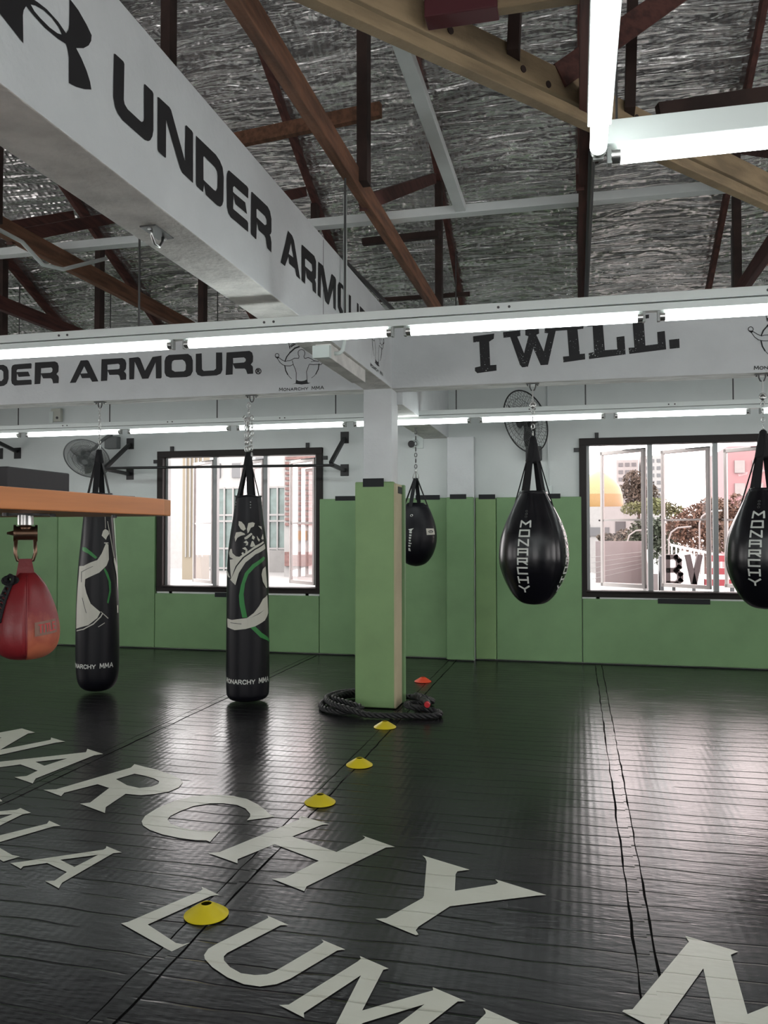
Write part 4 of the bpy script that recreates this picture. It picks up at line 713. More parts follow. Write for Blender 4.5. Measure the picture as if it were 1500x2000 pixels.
# short tie pieces between truss and beam
tt = tag(MB().bar((-2.38, 5.05, 4.18), (-1.18, 4.9, 4.20), .045, .09).build('timber_tie', M['brown']), 'short brown timber tie crossing behind the reddish truss, above the long beam', 'timber')
# hip truss: pale doubled chord on the diagonal
h0, h1 = Vector((-1.9, 1.54, 0)), Vector((2.6, 6.86, 0))
hd = (h1-h0).normalized()
ht = thing('hip_truss', 'pale timber hip truss chord crossing the top right on the diagonal', 'truss', (h0+h1)/2+Vector((0,0,3.47)))
MB().bar(h0+Vector((0,0,3.458)), h1+Vector((0,0,3.458)), .055, .055).build('bottom_chord', M['lit_timber'], ht, bevel=.004)
o = Vector((hd.y, -hd.x, 0))*-.035
MB().bar(h0+o+Vector((0,0,3.595)), h1+o+Vector((0,0,3.595)), .05, .125).build('upper_plank', M['lit_timber'], ht, bevel=.004)
for s, top, off in ((2.55, 5.0, .0), (3.35, 5.3, .1)):
    p = h0+hd*s; MB().bar(p+Vector((0,0,3.6)), p+Vector((.06,.1,top)), .05, .09).build('post', M['darkwood'], ht)
p = h0+hd*2.75; MB().bar(p+Vector((.05,.1,3.62)), p+Vector((.75,.65,4.35)), .05, .11).build('diagonal_web', M['redbrown'], ht)
p = h0+hd*3.6; MB().bar(p+Vector((.0,.1,3.72)), p+Vector((1.5,.55,4.0)), .05, .10).build('diagonal_web', M['darkwood'], ht, label='dark brace')
for s, z in ((2.62, 3.57), (2.78, 3.555), (3.42, 3.60), (3.52, 3.57), (2.2, 3.585)):
    q = h0+hd*s+o; nn = Vector((hd.y, -hd.x, 0)); MB().cyl(q+nn*.02+Vector((0,0,z)), q+nn*.029+Vector((0,0,z)), .016, 10).build('bolt_hole', M['darkwood'], ht)
# girder that the hip truss frames into
gt = thing('timber_girder', 'pale timber girder at the top with a dark red painted end', 'timber', (1.2, 3.08, 3.6))
MB().box(-.50, 3.4, 3.06, 3.11, 3.54, 3.74).build('girder_plank', M['lit_timber'], gt, bevel=.004)
MB().box(-.56, -.28, 3.04, 3.13, 3.535, 3.80).build('painted_end', M['redpaint'], gt, bevel=.004, label='dark red painted end')
# white steel battens
tag(MB().box(-5.6, 1.08, 5.16, 5.24, 3.605, 3.66).build('white_batten', M['white_batten'], bevel=.003), 'white batten running across under the roof above the light rail', 'batten')
tag(MB().box(-.75, -.68, 3.14, 5.15, 3.61, 3.66).build('white_batten', M['white_batten'], bevel=.003), 'white batten running towards the viewer between the two trusses right of the beam', 'batten')
# black pipe on the seen-end-on truss
tag(MB().cyl((.085, 4.15, 3.455), (.085, 7.0, 3.455), .018, 10).build('black_conduit', M['black_metal'], smooth=SM), 'black conduit pipe along the dark truss behind the corner light', 'conduit')

tag(MB().bar((-1.60, 6.05, 3.80), (-1.0, 6.02, 3.80), .05, .05).build('roof_nogging', M['darkwood']), 'short dark nogging between the long beam and the reddish truss', 'timber')
tag(MB().bar((-2.0, 8.25, 3.99), (-1.05, 8.25, 3.99), .04, .04).build('roof_nogging', M['darkwood']), 'dark roof batten above the light rail, beside the foot of the reddish truss', 'timber')
# ------------------------------------------------------------------ hanging bags
def smooth_prof(p, n=40):
    """Catmull-Rom through (z, r)"""
    out = []
    for i in range(len(p)-1):
        a, b, c_, d = p[max(i-1,0)], p[i], p[i+1], p[min(i+2,len(p)-1)]
        for k in range(6):
            t = k/6
            q = [.5*((2*b[j])+(-a[j]+c_[j])*t+(2*a[j]-5*b[j]+4*c_[j]-d[j])*t*t+(-a[j]+3*b[j]-3*c_[j]+d[j])*t**3) for j in (0,1)]
            out.append((q[0], max(q[1], .0)))
    out.append(tuple(p[-1])); return out
def prof_r(p, z):
    for (z0, r0), (z1, r1) in zip(p, p[1:]):
        if z1 <= z <= z0: return r0+(r1-r0)*(z0-z)/max(z0-z1, 1e-9)
    return p[0][1] if z > p[0][0] else p[-1][1]
def chain(name, parent, x, y, z0, z1, R=.016, r=.0035, m='steel', jitter=0.0, label=None):
    mb = MB(); pitch = R*1.55*1.55; n = max(2, int(abs(z0-z1)/pitch)); 
    for k in range(n):
        z = z0-(z0-z1)*(k+.5)/n; jx = random.uniform(-jitter, jitter); jy = random.uniform(-jitter, jitter)
        ax = (1, 0, 0) if k % 2 else (0.2, 1, 0)
        mb.torus((x+jx, y+jy, z), R*.62, r, ax, 12, 6, sx=1.55, long_axis=(0,0,1))
    return mb.build(name, M[m], parent, smooth=True)
def hanger(parent, x, y, z, R=.03):
    mb = MB(); mb.box(x-.055, x+.055, y-.022, y+.022, z-.008, z)
    mb.tube([(x-R, y, z-.004), (x-R, y, z-.03), (x-R*.6, y, z-.055), (x, y, z-.062), (x+R*.6, y, z-.055), (x+R, y, z-.03), (x+R, y, z-.004)], .006, 8)
    mb.cyl((x-.042, y, z-.022), (x-.042, y, z), .008, 6).cyl((x+.042, y, z-.022), (x+.042, y, z), .008, 6)
    mb.build('ceiling_hook', M['rod'], parent, smooth=SM)
def surf(x, y, p, off=.002, fr=None):
    def f(t, z):
        q = (fr(t, z, prof_r(p, z)) if fr else prof_r(p, z))+off
        return (x+q*math.cos(t), y+q*math.sin(t), z)
    return f
def decal(polys, parent, name, m, x, y, p, label=None, off=.002, fr=None):
    mb = MB(); f = surf(x, y, p, off, fr)
    for lp in polys:
        # work in metres along the skin so that the grid is even
        r0 = .19; pts = [(a*r0, z) for a, z in lp]
        try: mb.poly([pts], lambda s, z: f(s/r0, z), grid=.03)
        except Exception: pass
    return mb.build(name, m, parent, label=label)
def strap_fan(parent, x, y, zt, targets, wd, th=.004, name='strap'):
    for tx, ty, tz in targets:
        a = Vector((x+(tx-x)*.10, y+(ty-y)*.10, zt)); b = Vector((tx, ty, tz))
        out = Vector((tx-x, ty-y, 0)).normalized(); tang = Vector((-out.y, out.x, 0))
        mb = MB(); vs = []
        for q in (a, b):
            ww = wd*.5
            vs += [q-tang*ww-out*th*.5, q+tang*ww-out*th*.5, q+tang*ww+out*th*.5, q-tang*ww+out*th*.5]
        mb.add(vs, [(3,2,1,0),(4,5,6,7),(0,1,5,4),(1,2,6,5),(2,3,7,6),(3,0,4,7)]).build(name, M['web'], parent)
def long_bag(name, x, y, prof, label, chain_top, strap_top, n_strap, heavy, txt, text_z, rot):
    p = smooth_prof(prof); top = prof[0][0]
    root = thing(name, label, 'punching bag', (x, y, BZ0), 'punching bags')
    fr = lambda t, z, r: r*(1+.022*math.sin(7*t+z*2)*max(0, min(1, (z-1.35)/.4))+.012*math.sin(3*t+z*3))
    body = MB().lathe(p, (x, y), 72, fr, close=False).build('bag_body', M['bag_matte'], root, smooth=True)
    hem = MB(); r0 = prof[0][1]
    hem.tube([(x+fr(2*PI*k/48, top, r0)*math.cos(2*PI*k/48), y+fr(2*PI*k/48, top, r0)*math.sin(2*PI*k/48), top+.004*math.sin(4*2*PI*k/48)) for k in range(48)], .008, 8, closed=True)
    hem.build('top_hem', M['bag_matte'], root, smooth=True)
    MB().lathe([(top-.03, 0), (top-.02, r0*.95)], (x, y), 32, close=False).build('filling_cover', M['web'], root, smooth=True)
    strap_fan(root, x, y, strap_top, [(x+r0*.95*math.cos(a+rot), y+r0*.95*math.sin(a+rot), top-.04) for a in [2*PI*k/n_strap for k in range(n_strap)]], .056)
    MB().lathe([(strap_top+.035, .012), (strap_top+.03, .020), (strap_top-.09, .036), (strap_top-.1, .03)], (x, y), 16, lambda t, z, r: r*(1+.3*abs(math.cos(t)))).build('strap_collar', M['web'], root, smooth=True)
    mb = MB()
    for k in range(n_strap):
        a = 2*PI*k/n_strap+rot
        for dz in (.055, .08, .105):
            rr = prof_r(p, top-dz)+.004
            mb.lathe([(0, .006), (.003, 0)], (0, 0), 8); n_ = 9
            for q in range(len(mb.v)-n_, len(mb.v)):
                v = mb.v[q]; c_ = Vector((x+rr*math.cos(a), y+rr*math.sin(a), top-dz)); tg = Vector((-math.sin(a), math.cos(a), 0)); out = Vector((math.cos(a), math.sin(a), 0))
                mb.v[q] = c_+tg*v.x+Vector((0,0,v.y))+out*(v.z)
    mb.build('rivet', M['steel'], body)
    hanger(root, x, YC+.06, BZ0, .02)
    if heavy:
        for k, (ox, oy) in enumerate(((0, 0), (.036, .012), (-.034, .01), (.014, -.026), (-.012, .022))):
            chain('chain', root, x+ox*.8, (y+oy), BZ0-.07-(0 if k == 0 else .10+.02*k), strap_top+(.03 if k != 1 else -.03), .026, .0058, jitter=.004)
        MB().tube([(x-.035, y, BZ0-.20), (x-.05, y-.01, BZ0-.225), (x-.03, y, BZ0-.245), (x, y, BZ0-.22)], .008, 8).build('snap_hook', M['steel'], root, smooth=True)
    else:
        chain('chain', root, x, (y+YC+.06)/2, BZ0-.05, strap_top+.03, .022, .0045)
    fs = surf(x, y, p, .0035, fr); r0_ = .19
    ta, tb = txt
    mb = MB()
    text_strokes(mb, MONARCHY, ta*r0_, tb*r0_, text_z, .042, .034, .0082, lambda s, z: fs(s/r0_, z), grid=.03)
    mb.build('bag_lettering', M['print_white'], body, label='white caps near the foot of the bag')
    return body, p, fr
bx_, lx_, px1, px2 = D_BAGX
cb, pc, fc = long_bag('long_punching_bag', bx_, 7.03, D_PROF[0], 'long black punching bag with white crown print, hanging in front of the left window', BZ0, 2.26, 5, True, (-2.42, .02), .195, .25)
decal(D_CW, cb, 'crown_print', M['print_cream'], bx_, 7.03, pc, 'cream crown and bent arm print', .0045, fc)
decal(D_CG, cb, 'green_stripe_print', M['print_green'], bx_, 7.03, pc, 'green curved stripe print', .003, fc)
decal(D_CK, cb, 'crease_print', M['grey_ink'], bx_, 7.03, pc, None, .0065, fc)
lb, pl, fl_ = long_bag('long_punching_bag', lx_, 7.1, D_PROF[1], 'long black punching bag with a white raised arm print, behind the orange wooden board', BZ0, 2.33, 4, False, (-2.66, -.24), .262, .25)
decal(D_LW, lb, 'raised_arm_print', M['print_cream'], lx_, 7.1, pl, 'cream raised arm and back print', .0045, fl_)
decal(D_LG, lb, 'green_stripe_print', M['print_green'], lx_, 7.1, pl, 'green ring print', .003, fl_)
decal(D_LK, lb, 'crease_print', M['grey_ink'], lx_, 7.1, pl, None, .0065, fl_)

def pear_bag(x, label, tc, first):
    y = 7.1; prof = D_PROF[2]; p = smooth_prof(prof)
    root = thing('pear_punching_bag', label, 'punching bag', (x, y, BZ0), 'punching bags')
    def fr(t, z, r):
        g = abs(((t-tc)/(PI/3)+.5) % 1-.5)   # six panels, soft seams
        return r*(1-.014*math.exp(-(g/.05)**2))+.004*math.sin(5*t+9*z)*max(0, min(1, (z-1.5)*4))
    body = MB().lathe(p, (x, y), 96, fr, close=False).build('bag_body', M['bag'], root, smooth=True)
    mb = MB()
    mb.lathe([(1.86, .117), (1.895, .118), (1.905, .112), (1.905, .10), (1.885, .095)], (x, y), 40, lambda t, z, r: r*(1+.02*math.sin(6*t)), close=False)
    mb.build('collar', M['bag'], root, smooth=True)
    MB().lathe([(1.87, 0), (1.88, .1)], (x, y), 24, close=False).build('lid', M['web'], root)
    apex = 2.345
    tg = []
    for k in range(4):
        a = tc-.24+k*PI/2; tg.append((x+.122*math.cos(a), y+.122*math.sin(a), 1.80))
    strap_fan(root, x, y, apex, tg, .055)
    MB().lathe([(apex+.035, .01), (apex+.02, .022), (apex-.06, .036), (apex-.18, .052), (apex-.2, .045)], (x, y), 16, lambda t, z, r: r*(1+.25*abs(math.cos(t)))).build('strap_collar', M['web'], root, smooth=True)
    for k in range(2):
        a = -.23+k*PI; MB().tube([(x+.02*math.cos(a), y+.02*math.sin(a), apex-.05), (x+.18*math.cos(a), y+.18*math.sin(a), 1.74)], .006, 6).build('guy_cord', M['web'], root)
    hanger(root, x, YC+.06, BZ0, .025)
    MB().cyl((x, y, BZ0-.055), (x, y, BZ0-.16), .006, 8).build('eye_rod', M['steel'], root)
    MB().torus((x, y, BZ0-.185), .022, .007, (0,1,0)).lathe([(BZ0-.165, .0), (BZ0-.17, .014), (BZ0-.2, .02), (BZ0-.215, .01), (BZ0-.22, 0)], (x, y), 12).build('swivel', M['steel'], root, smooth=True)
    chain('chain', root, x, y, BZ0-.21, apex+.02, .022, .0045)
    fs = surf(x, y, p, .0035, fr)
    za, zb = (1.645, 1.025) if first else (1.712, 1.108)
    lh = (za-zb)/8*.63; pt = (za-zb)/8; hw = .040
    for t0, t1 in ((tc+.045, tc-.045), (tc+2.09, tc+2.09), (tc-2.09, tc-2.09), (tc+1.62, tc+1.52)):
        mb = MB()
        for k, ch in enumerate('MONARCHY'):
            z0 = za-pt*k-lh; t = t0+(t1-t0)*k/7
            for st in SQ[ch]:
                r_here = prof_r(p, z0+lh/2)
                mb.stroke([((u-.5)*2*hw, z0+v*lh) for u, v in st], .0135, lambda s, z, t=t, r_here=r_here: fs(t+s/r_here, z), grid=.03)
        mb.build('bag_lettering', M['print_white'], body, label='white block capitals running down the bag')
    mb = MB()
    for k in range(3):
        a = tc+.02; z = za+.035+.024*k; rr = prof_r(p, z)
        c_ = Vector((x+rr*math.cos(a), y+rr*math.sin(a), z)); mb.torus(c_, .008, .003, (math.cos(a), math.sin(a), .5), 10, 5)
    mb.build('eyelet', M['rod'], body)
    return root
pear_bag(px1, 'large black pear-shaped bag hanging in front of the dark wall fan', -1.83, True)
pear_bag(px2, 'large black pear-shaped bag cut by the right picture edge, in front of the right window', -2.01, False)

def far_bag():
    x, y = -1.745, 8.9; prof = D_PROF[3]; p = smooth_prof(prof)
    root = thing('pear_punching_bag', 'smaller black pear-shaped bag half hidden behind the green column padding', 'punching bag', (x, y, 2.72), 'punching bags')
    fr = lambda t, z, r: r*(1+.01*math.sin(6*t+3))
    body = MB().lathe(p, (x, y), 72, fr, close=False).build('bag_body', M['bag_matte'], root, smooth=True)
    MB().lathe([(1.868, .101), (1.88, .09), (1.875, .0)], (x, y), 32, close=False).build('lid', M['bag_matte'], root, smooth=True)
    strap_fan(root, x, y, 2.155, [(x+.16*math.cos(a), y+.16*math.sin(a), 1.78) for a in (-.1, PI/2-.1, PI-.1, -PI/2-.25)], .045)
    mb = MB()
    for a in (-.1, PI/2, PI, -PI/2): mb.tube([(x, y, 2.235), (x+.03*math.cos(a), y+.03*math.sin(a), 2.19), (x+.035*math.cos(a), y+.035*math.sin(a), 2.15)], .0045, 6)
    mb.torus((x, y, 2.245), .014, .005, (0,1,0)).build('ring', M['steel'], root, smooth=True)
    chain('chain', root, x, y, 2.70, 2.255, .024, .0045, m='rod')
    MB().cyl((x, y, 2.72), (x, y, 2.685), .012, 10).build('ceiling_hook', M['rod'], root)
    f = surf(x, y, p, .004, fr)
    decal([D_FT], body, 'maker_patch', M['print_cream'], x, y, p, 'pale square patch', .004, fr)
    a0 = sum(q[0] for q in D_FT)/4; zc = sum(q[1] for q in D_FT)/4
    mb = MB(); r0 = .2
    mb.stroke([(a0*r0+.028*math.cos(k*PI/6), zc+.012*math.sin(k*PI/6)) for k in range(13)], .006, lambda s, z: surf(x, y, p, .006, fr)(s/r0, z))
    mb.stroke([(a0*r0-.02, zc-.006), (a0*r0, zc+.008), (a0*r0+.02, zc+.002)], .006, lambda s, z: surf(x, y, p, .006, fr)(s/r0, z))
    mb.build('patch_emblem', M['grey_ink'], body)
    decal(D_FS, body, 'bag_lettering', M['print_white'], x, y, p, 'white lettering running down the bag', .004, fr)
    t = D_FS[0][0][0]+.12; z = 1.735; rr = prof_r(p, z)+.004
    MB().torus((x+rr*math.cos(t), y+rr*math.sin(t), z), .012, .004, (math.cos(t), math.sin(t), .4)).build('rivet', M['steel'], root, smooth=True)
far_bag()

# ------------------------------------------------------------------ speed bag platform with its post
bz = 1.604
pf = thing('speed_bag_platform', 'orange varnished speed bag board sticking in from the left edge', 'platform', (-1.62, 1.85, 0))
ol = [(-1.268, 1.30), (-1.262, 2.33), (-1.285, 2.415), (-1.36, 2.45), (-1.95, 2.45), (-2.0, 2.4), (-2.0, 1.30)]
mb = MB(); n = len(ol)
mb.add([(x, y, bz) for x, y in ol]+[(x, y, bz+.052) for x, y in ol], [tuple(range(n))[::-1], tuple(range(n, 2*n))]+[(k, (k+1)%n, n+(k+1)%n, n+k) for k in range(n)])
mb.build('board', M['orange_wood'], pf, bevel=.003)
ps = thing('platform_stand', 'black steel stand post that carries the orange speed bag board', 'stand', (-2.04, 1.84, 0))
MB().box(-2.09, -2.005, 1.80, 1.88, 0.01, 1.72).build('post', M['black_metal'], ps, bevel=.004)
MB().box(-2.3, -1.85, 1.55, 2.13, .001, .014).build('base_plate', M['black_metal'], ps, bevel=.003)
for x, y in ((-1.44, 2.02), (-1.50, 1.9), (-1.37, 2.22)):
    MB().cyl((x, y, bz-.009), (x, y, bz), .008, 6).build('bolt', M['rod'], pf)
sx_, sy_ = -1.512, 2.0
MB().cyl((sx_, sy_, bz-.004), (sx_, sy_, bz), .06, 24).box(sx_-.085, sx_+.085, sy_-.012, sy_+.012, bz-.006, bz-.002).build('swivel_plate', M['rod'], pf, smooth=SM)
mb = MB().cyl((sx_, sy_, bz-.032), (sx_, sy_, bz-.003), .021, 18)
mb.build('swivel_socket', M['steel'], pf, smooth=SM)
MB().lathe([(bz-.030, .01), (bz-.036, .019), (bz-.046, .019), (bz-.052, .008)], (sx_, sy_), 14).build('swivel_ball', M['bronze'], pf, smooth=True)

def speed_bag():
    x, y = -1.512, 2.0; e = Vector((.8, .6, 0)).normalized()   # across the view
    root = thing('speed_bag', 'worn red leather speed bag hanging from the swivel under the orange board', 'speed bag', (x, y, bz-.05))
    zc = 1.549
    mb = MB(); mb.cyl(Vector((x,y,zc))-e*.026, Vector((x,y,zc))+e*.026, .0195, 16)
    mb.cyl(Vector((x,y,zc))-e*.031, Vector((x,y,zc))-e*.024, .0235, 16).cyl(Vector((x,y,zc))+e*.024, Vector((x,y,zc))+e*.031, .0235, 16)
    mb.cyl(Vector((x,y,zc))-e*.031, Vector((x,y,zc))-e*.048, .007, 8, .003).build('hinge_barrel', M['bronze'], root, smooth=SM)
    c = Vector((x,y,0))
    MB().tube([c-e*.024+Vector((0,0,zc-.005)), c-e*.026+Vector((0,0,zc-.055)), c-e*.020+Vector((0,0,zc-.076)), c+Vector((0,0,zc-.08)), c+e*.020+Vector((0,0,zc-.076)), c+e*.026+Vector((0,0,zc-.055)), c+e*.024+Vector((0,0,zc-.005))], .0052, 10).build('shackle', M['bronze'], root, smooth=True)
    prof = [(1.438, .022), (1.425, .034), (1.40, .052), (1.365, .068), (1.325, .081), (1.285, .0885), (1.25, .087), (1.222, .076), (1.203, .052), (1.196, .022), (1.195, 0)]
    p = smooth_prof(prof)
    t0 = math.atan2(-y, -x)        # heading of the viewer
    ts = t0+.02                    # front seam
    def fr(t, z, r):
        g = ((t-ts) % (PI/2)); g = min(g, PI/2-g); return r*(1-.05*math.exp(-(g/.05)**2))
    c2 = c + e*.004
    mb = MB(); nn = 96; mb.lathe(p, (c2.x, c2.y), nn, fr, close=False)
    mi = []
    for f in mb.f:
        q = sum((mb.v[i] for i in f), Vector((0,0,0)))/len(f)
        t = math.atan2(q.y-c2.y, q.x-c2.x); d = (t-ts) % (2*PI)
        mi.append(1 if (d < PI/2 and q.z < 1.345) else 0)
    mb.mi = mi
    body = mb.build('bag_body', [M['red_leather'], M['worn_leather']], root, smooth=True)
    for k in range(4):
        a = ts+k*PI/2
        MB().tube([(c2.x+(prof_r(p,z)*.955)*math.cos(a), c2.y+(prof_r(p,z)*.955)*math.sin(a), z) for z in [1.43-.0117*j for j in range(20)]], .0024, 6).build('seam', M['red_leather'], body, smooth=True)
    # strap loop at the top
    mb = MB(); n_ = Vector((-e.y, e.x, 0))
    for s in (-1, 1):
        mb.add([c-e*.016+n_*s*.006+Vector((0,0,zc-.072)), c+e*.016+n_*s*.006+Vector((0,0,zc-.072)), c+e*.026+n_*s*.016+Vector((0,0,1.425)), c-e*.024+n_*s*.016+Vector((0,0,1.425))], [(0,1,2,3)])
        mb.add([c-e*.016+n_*s*.0035+Vector((0,0,zc-.072)), c+e*.016+n_*s*.0035+Vector((0,0,zc-.072)), c+e*.026+n_*s*.0125+Vector((0,0,1.425)), c-e*.024+n_*s*.0125+Vector((0,0,1.425))], [(3,2,1,0)])
    mb.add([c-e*.016-n_*.006+Vector((0,0,zc-.072)), c+e*.016-n_*.006+Vector((0,0,zc-.072)), c+e*.016+n_*.006+Vector((0,0,zc-.072)), c-e*.016+n_*.006+Vector((0,0,zc-.072))], [(0,1,2,3)])
    mb.build('hanging_loop', M['red_leather'], root)
    # laces on the left flank
    al = ts-1.05; fs = surf(c2.x, c2.y, p, .004, fr)
    mb = MB()
    for k in range(8):
        z = 1.40-.0125*k
        mb.tube([fs(al-.22, z), fs(al, z+.004), fs(al+.22, z-.004)], .0042, 6)
    for da in (-.2, .2): mb.tube([fs(al+da, 1.41-.011*k) for k in range(10)], .0035, 6)
    k0 = Vector(fs(al+.1, 1.418))
    for q, (rx, rz, tw) in enumerate(((.020, .011, .3), (.016, .013, -.5), (.012, .008, .9))):
        mb.tube([k0+Vector((math.cos(a)*rx*math.cos(tw)-.004, math.cos(a)*rx*math.sin(tw)-.006, math.sin(a)*rz+.002*q)) for a in [2*PI*h_/14 for h_ in range(14)]], .0048, 6, closed=True)
    mb.build('lacing', M['web'], body, smooth=True)
    # label patch
    tl_, r0 = ts+.62, .085; fs2 = surf(c2.x, c2.y, p, .002, fr); fs3 = surf(c2.x, c2.y, p, .0032, fr)
    W_, zc_ = .034, 1.289
    MB().poly([[(tl_*r0-W_, zc_-.022), (tl_*r0+W_, zc_-.016), (tl_*r0+W_, zc_+.022), (tl_*r0-W_, zc_+.016)]], lambda s, z: fs2(s/r0, z), grid=.012).build('label_patch', M['tan'], body, label='tan stitched label with red capitals')
    mb = MB()
    x0 = tl_*r0-W_*.72; xs = [0, .0125, .019, .031, .042]; ws = [.0095, .003, .0095, .008, .0085]
    for ch, xx, ww in zip('TITLE', xs, ws):
        for st in GL[ch]:
            mb.stroke([(x0+xx+u*ww, zc_-.012+v*.021+(xx)*.09) for u, v in st], .0032, lambda s, z: fs3(s/r0, z), grid=.01)
    mb.build('label_lettering', M['label_red'], body)
    return root
speed_bag()
# speaker lying on the board
sp = thing('speaker_box', 'black speaker box lying on top of the orange board at the left edge', 'speaker', (-1.6, 1.95, bz+.052))
MB().box(-1.90, -1.462, 1.86, 2.13, bz+.053, bz+.122).build('case', M['speaker'], sp, bevel=.004)
mb = MB(); mb.box(-1.86, -1.50, 1.852, 1.861, bz+.062, bz+.112).build('grille', M['black_metal'], sp, bevel=.002)
mb = MB(); mb.tube([(-1.455, 2.0, bz+.056), (-1.42, 2.06, bz+.058), (-1.40, 2.14, bz+.056), (-1.36, 2.2, bz+.057), (-1.33, 2.27, bz+.056)], .003, 6)
tag(mb.build('speaker_cable', M['black_metal'], smooth=True), 'thin black cable lying on the orange board beside the speaker', 'cable')

# ------------------------------------------------------------------ marker cones
def cone(x, y, m, label, sc=1.0):
    root = thing('marker_cone', label, 'cone', (x, y, 0), 'flat marker cones')
    R = .089*sc
    prof = [(.004, R), (.007, R*1.0), (.012, R*.93), (.030, R*.62), (.047, R*.30), (.050, R*.24), (.047, R*.24), (.028, R*.60), (.010, R*.90), (.0035, R*.97), (.004, R)]
    MB().lathe(prof, (x, y), 48, close=False).build('cone_shell', M[m], root, smooth=SM)
    return root
cone(-1.471, 3.081, 'yellow', 'nearest and largest yellow marker cone, standing on the letter L')
cone(-1.444, 4.496, 'yellow', 'yellow marker cone by the top of the floor letter H, second from the viewer')
cone(-1.419, 5.273, 'yellow', 'yellow marker cone third from the viewer, between the black rope and the floor letters')
cone(-1.496, 6.339, 'yellow', 'farthest yellow marker cone, just in front of the black rope')
cone(-1.567, 8.356, 'orange', 'orange-red marker cone behind the column')

# ------------------------------------------------------------------ battle rope round the column foot
def battle_rope():
    root = thing('battle_rope', 'thick black battle rope heaped in loops around the foot of the column', 'rope', (-1.72, 7.0, 0))
    ctrl = [(-1.50, 7.42, .03), (-1.80, 7.45, .03), (-2.10, 7.32, .03), (-2.22, 7.02, .03), (-2.14, 6.76, .03), (-1.95, 6.67, .03), (-1.80, 6.76, .05), (-1.98, 6.86, .075), (-2.12, 6.98, .08), (-2.06, 7.22, .08), (-2.0, 7.38, .07),
            (-2.12, 7.2, .085), (-2.17, 6.95, .085), (-2.05, 6.72, .085), (-1.88, 6.62, .07), (-1.72, 6.60, .035), (-1.55, 6.62, .03), (-1.38, 6.66, .03), (-1.22, 6.68, .03), (-1.13, 6.75, .03), (-1.16, 6.86, .03), (-1.28, 6.86, .05), (-1.38, 6.80, .075),
            (-1.44, 6.92, .07), (-1.36, 7.10, .05), (-1.27, 7.22, .04), (-1.34, 7.34, .04), (-1.42, 7.26, .08), (-1.36, 7.06, .10), (-1.27, 6.92, .10), (-1.245, 6.83, .095)]
    P = []
    for i in range(len(ctrl)-1):
        a, b, c_, d = [Vector(ctrl[max(0, min(len(ctrl)-1, i+k))]) for k in (-1, 0, 1, 2)]
        for k in range(14):
            t = k/14; P.append(.5*((2*b)+(-a+c_)*t+(2*a-5*b+4*c_-d)*t*t+(-a+3*b-3*c_+d)*t**3))
    P.append(Vector(ctrl[-1]))
    s = [0]
    for a, b in zip(P, P[1:]): s.append(s[-1]+(b-a).length)
    fr = []; nrm = None
    for i, p in enumerate(P):
        d = (P[min(i+1, len(P)-1)]-P[max(i-1, 0)]).normalized()
        if nrm is None: nrm = d.cross(Vector((0,0,1))).normalized()
        nrm = (nrm-d*nrm.dot(d)).normalized(); fr.append((nrm.copy(), d.cross(nrm)))
    for k in range(3):
        pts = []
        for p, (n_, b_), si in zip(P, fr, s):
            a = si*2*PI/.15+k*2*PI/3; pts.append(p+(n_*math.cos(a)+b_*math.sin(a))*.0148)
        MB().tube(pts, .0128, 8).build('strand', M['rope'], root, smooth=True)
    e, d = P[-1], (P[-1]-P[-6]).normalized()
    MB().tube([P[-22], P[-17], P[-11], P[-6], e], .029, 12).build('grip_sleeve', M['grip'], root, smooth=True)
    MB().cyl(e, e+d*.03, .027, 14, .022).build('end_cap', M['red_cap'], root, smooth=SM, label='red end cap')
    q, d0 = P[0], (P[0]-P[5]).normalized()
    MB().cyl(q, q+d0*.08, .029, 12).build('end_cap', M['grip'], root, smooth=SM)
battle_rope()
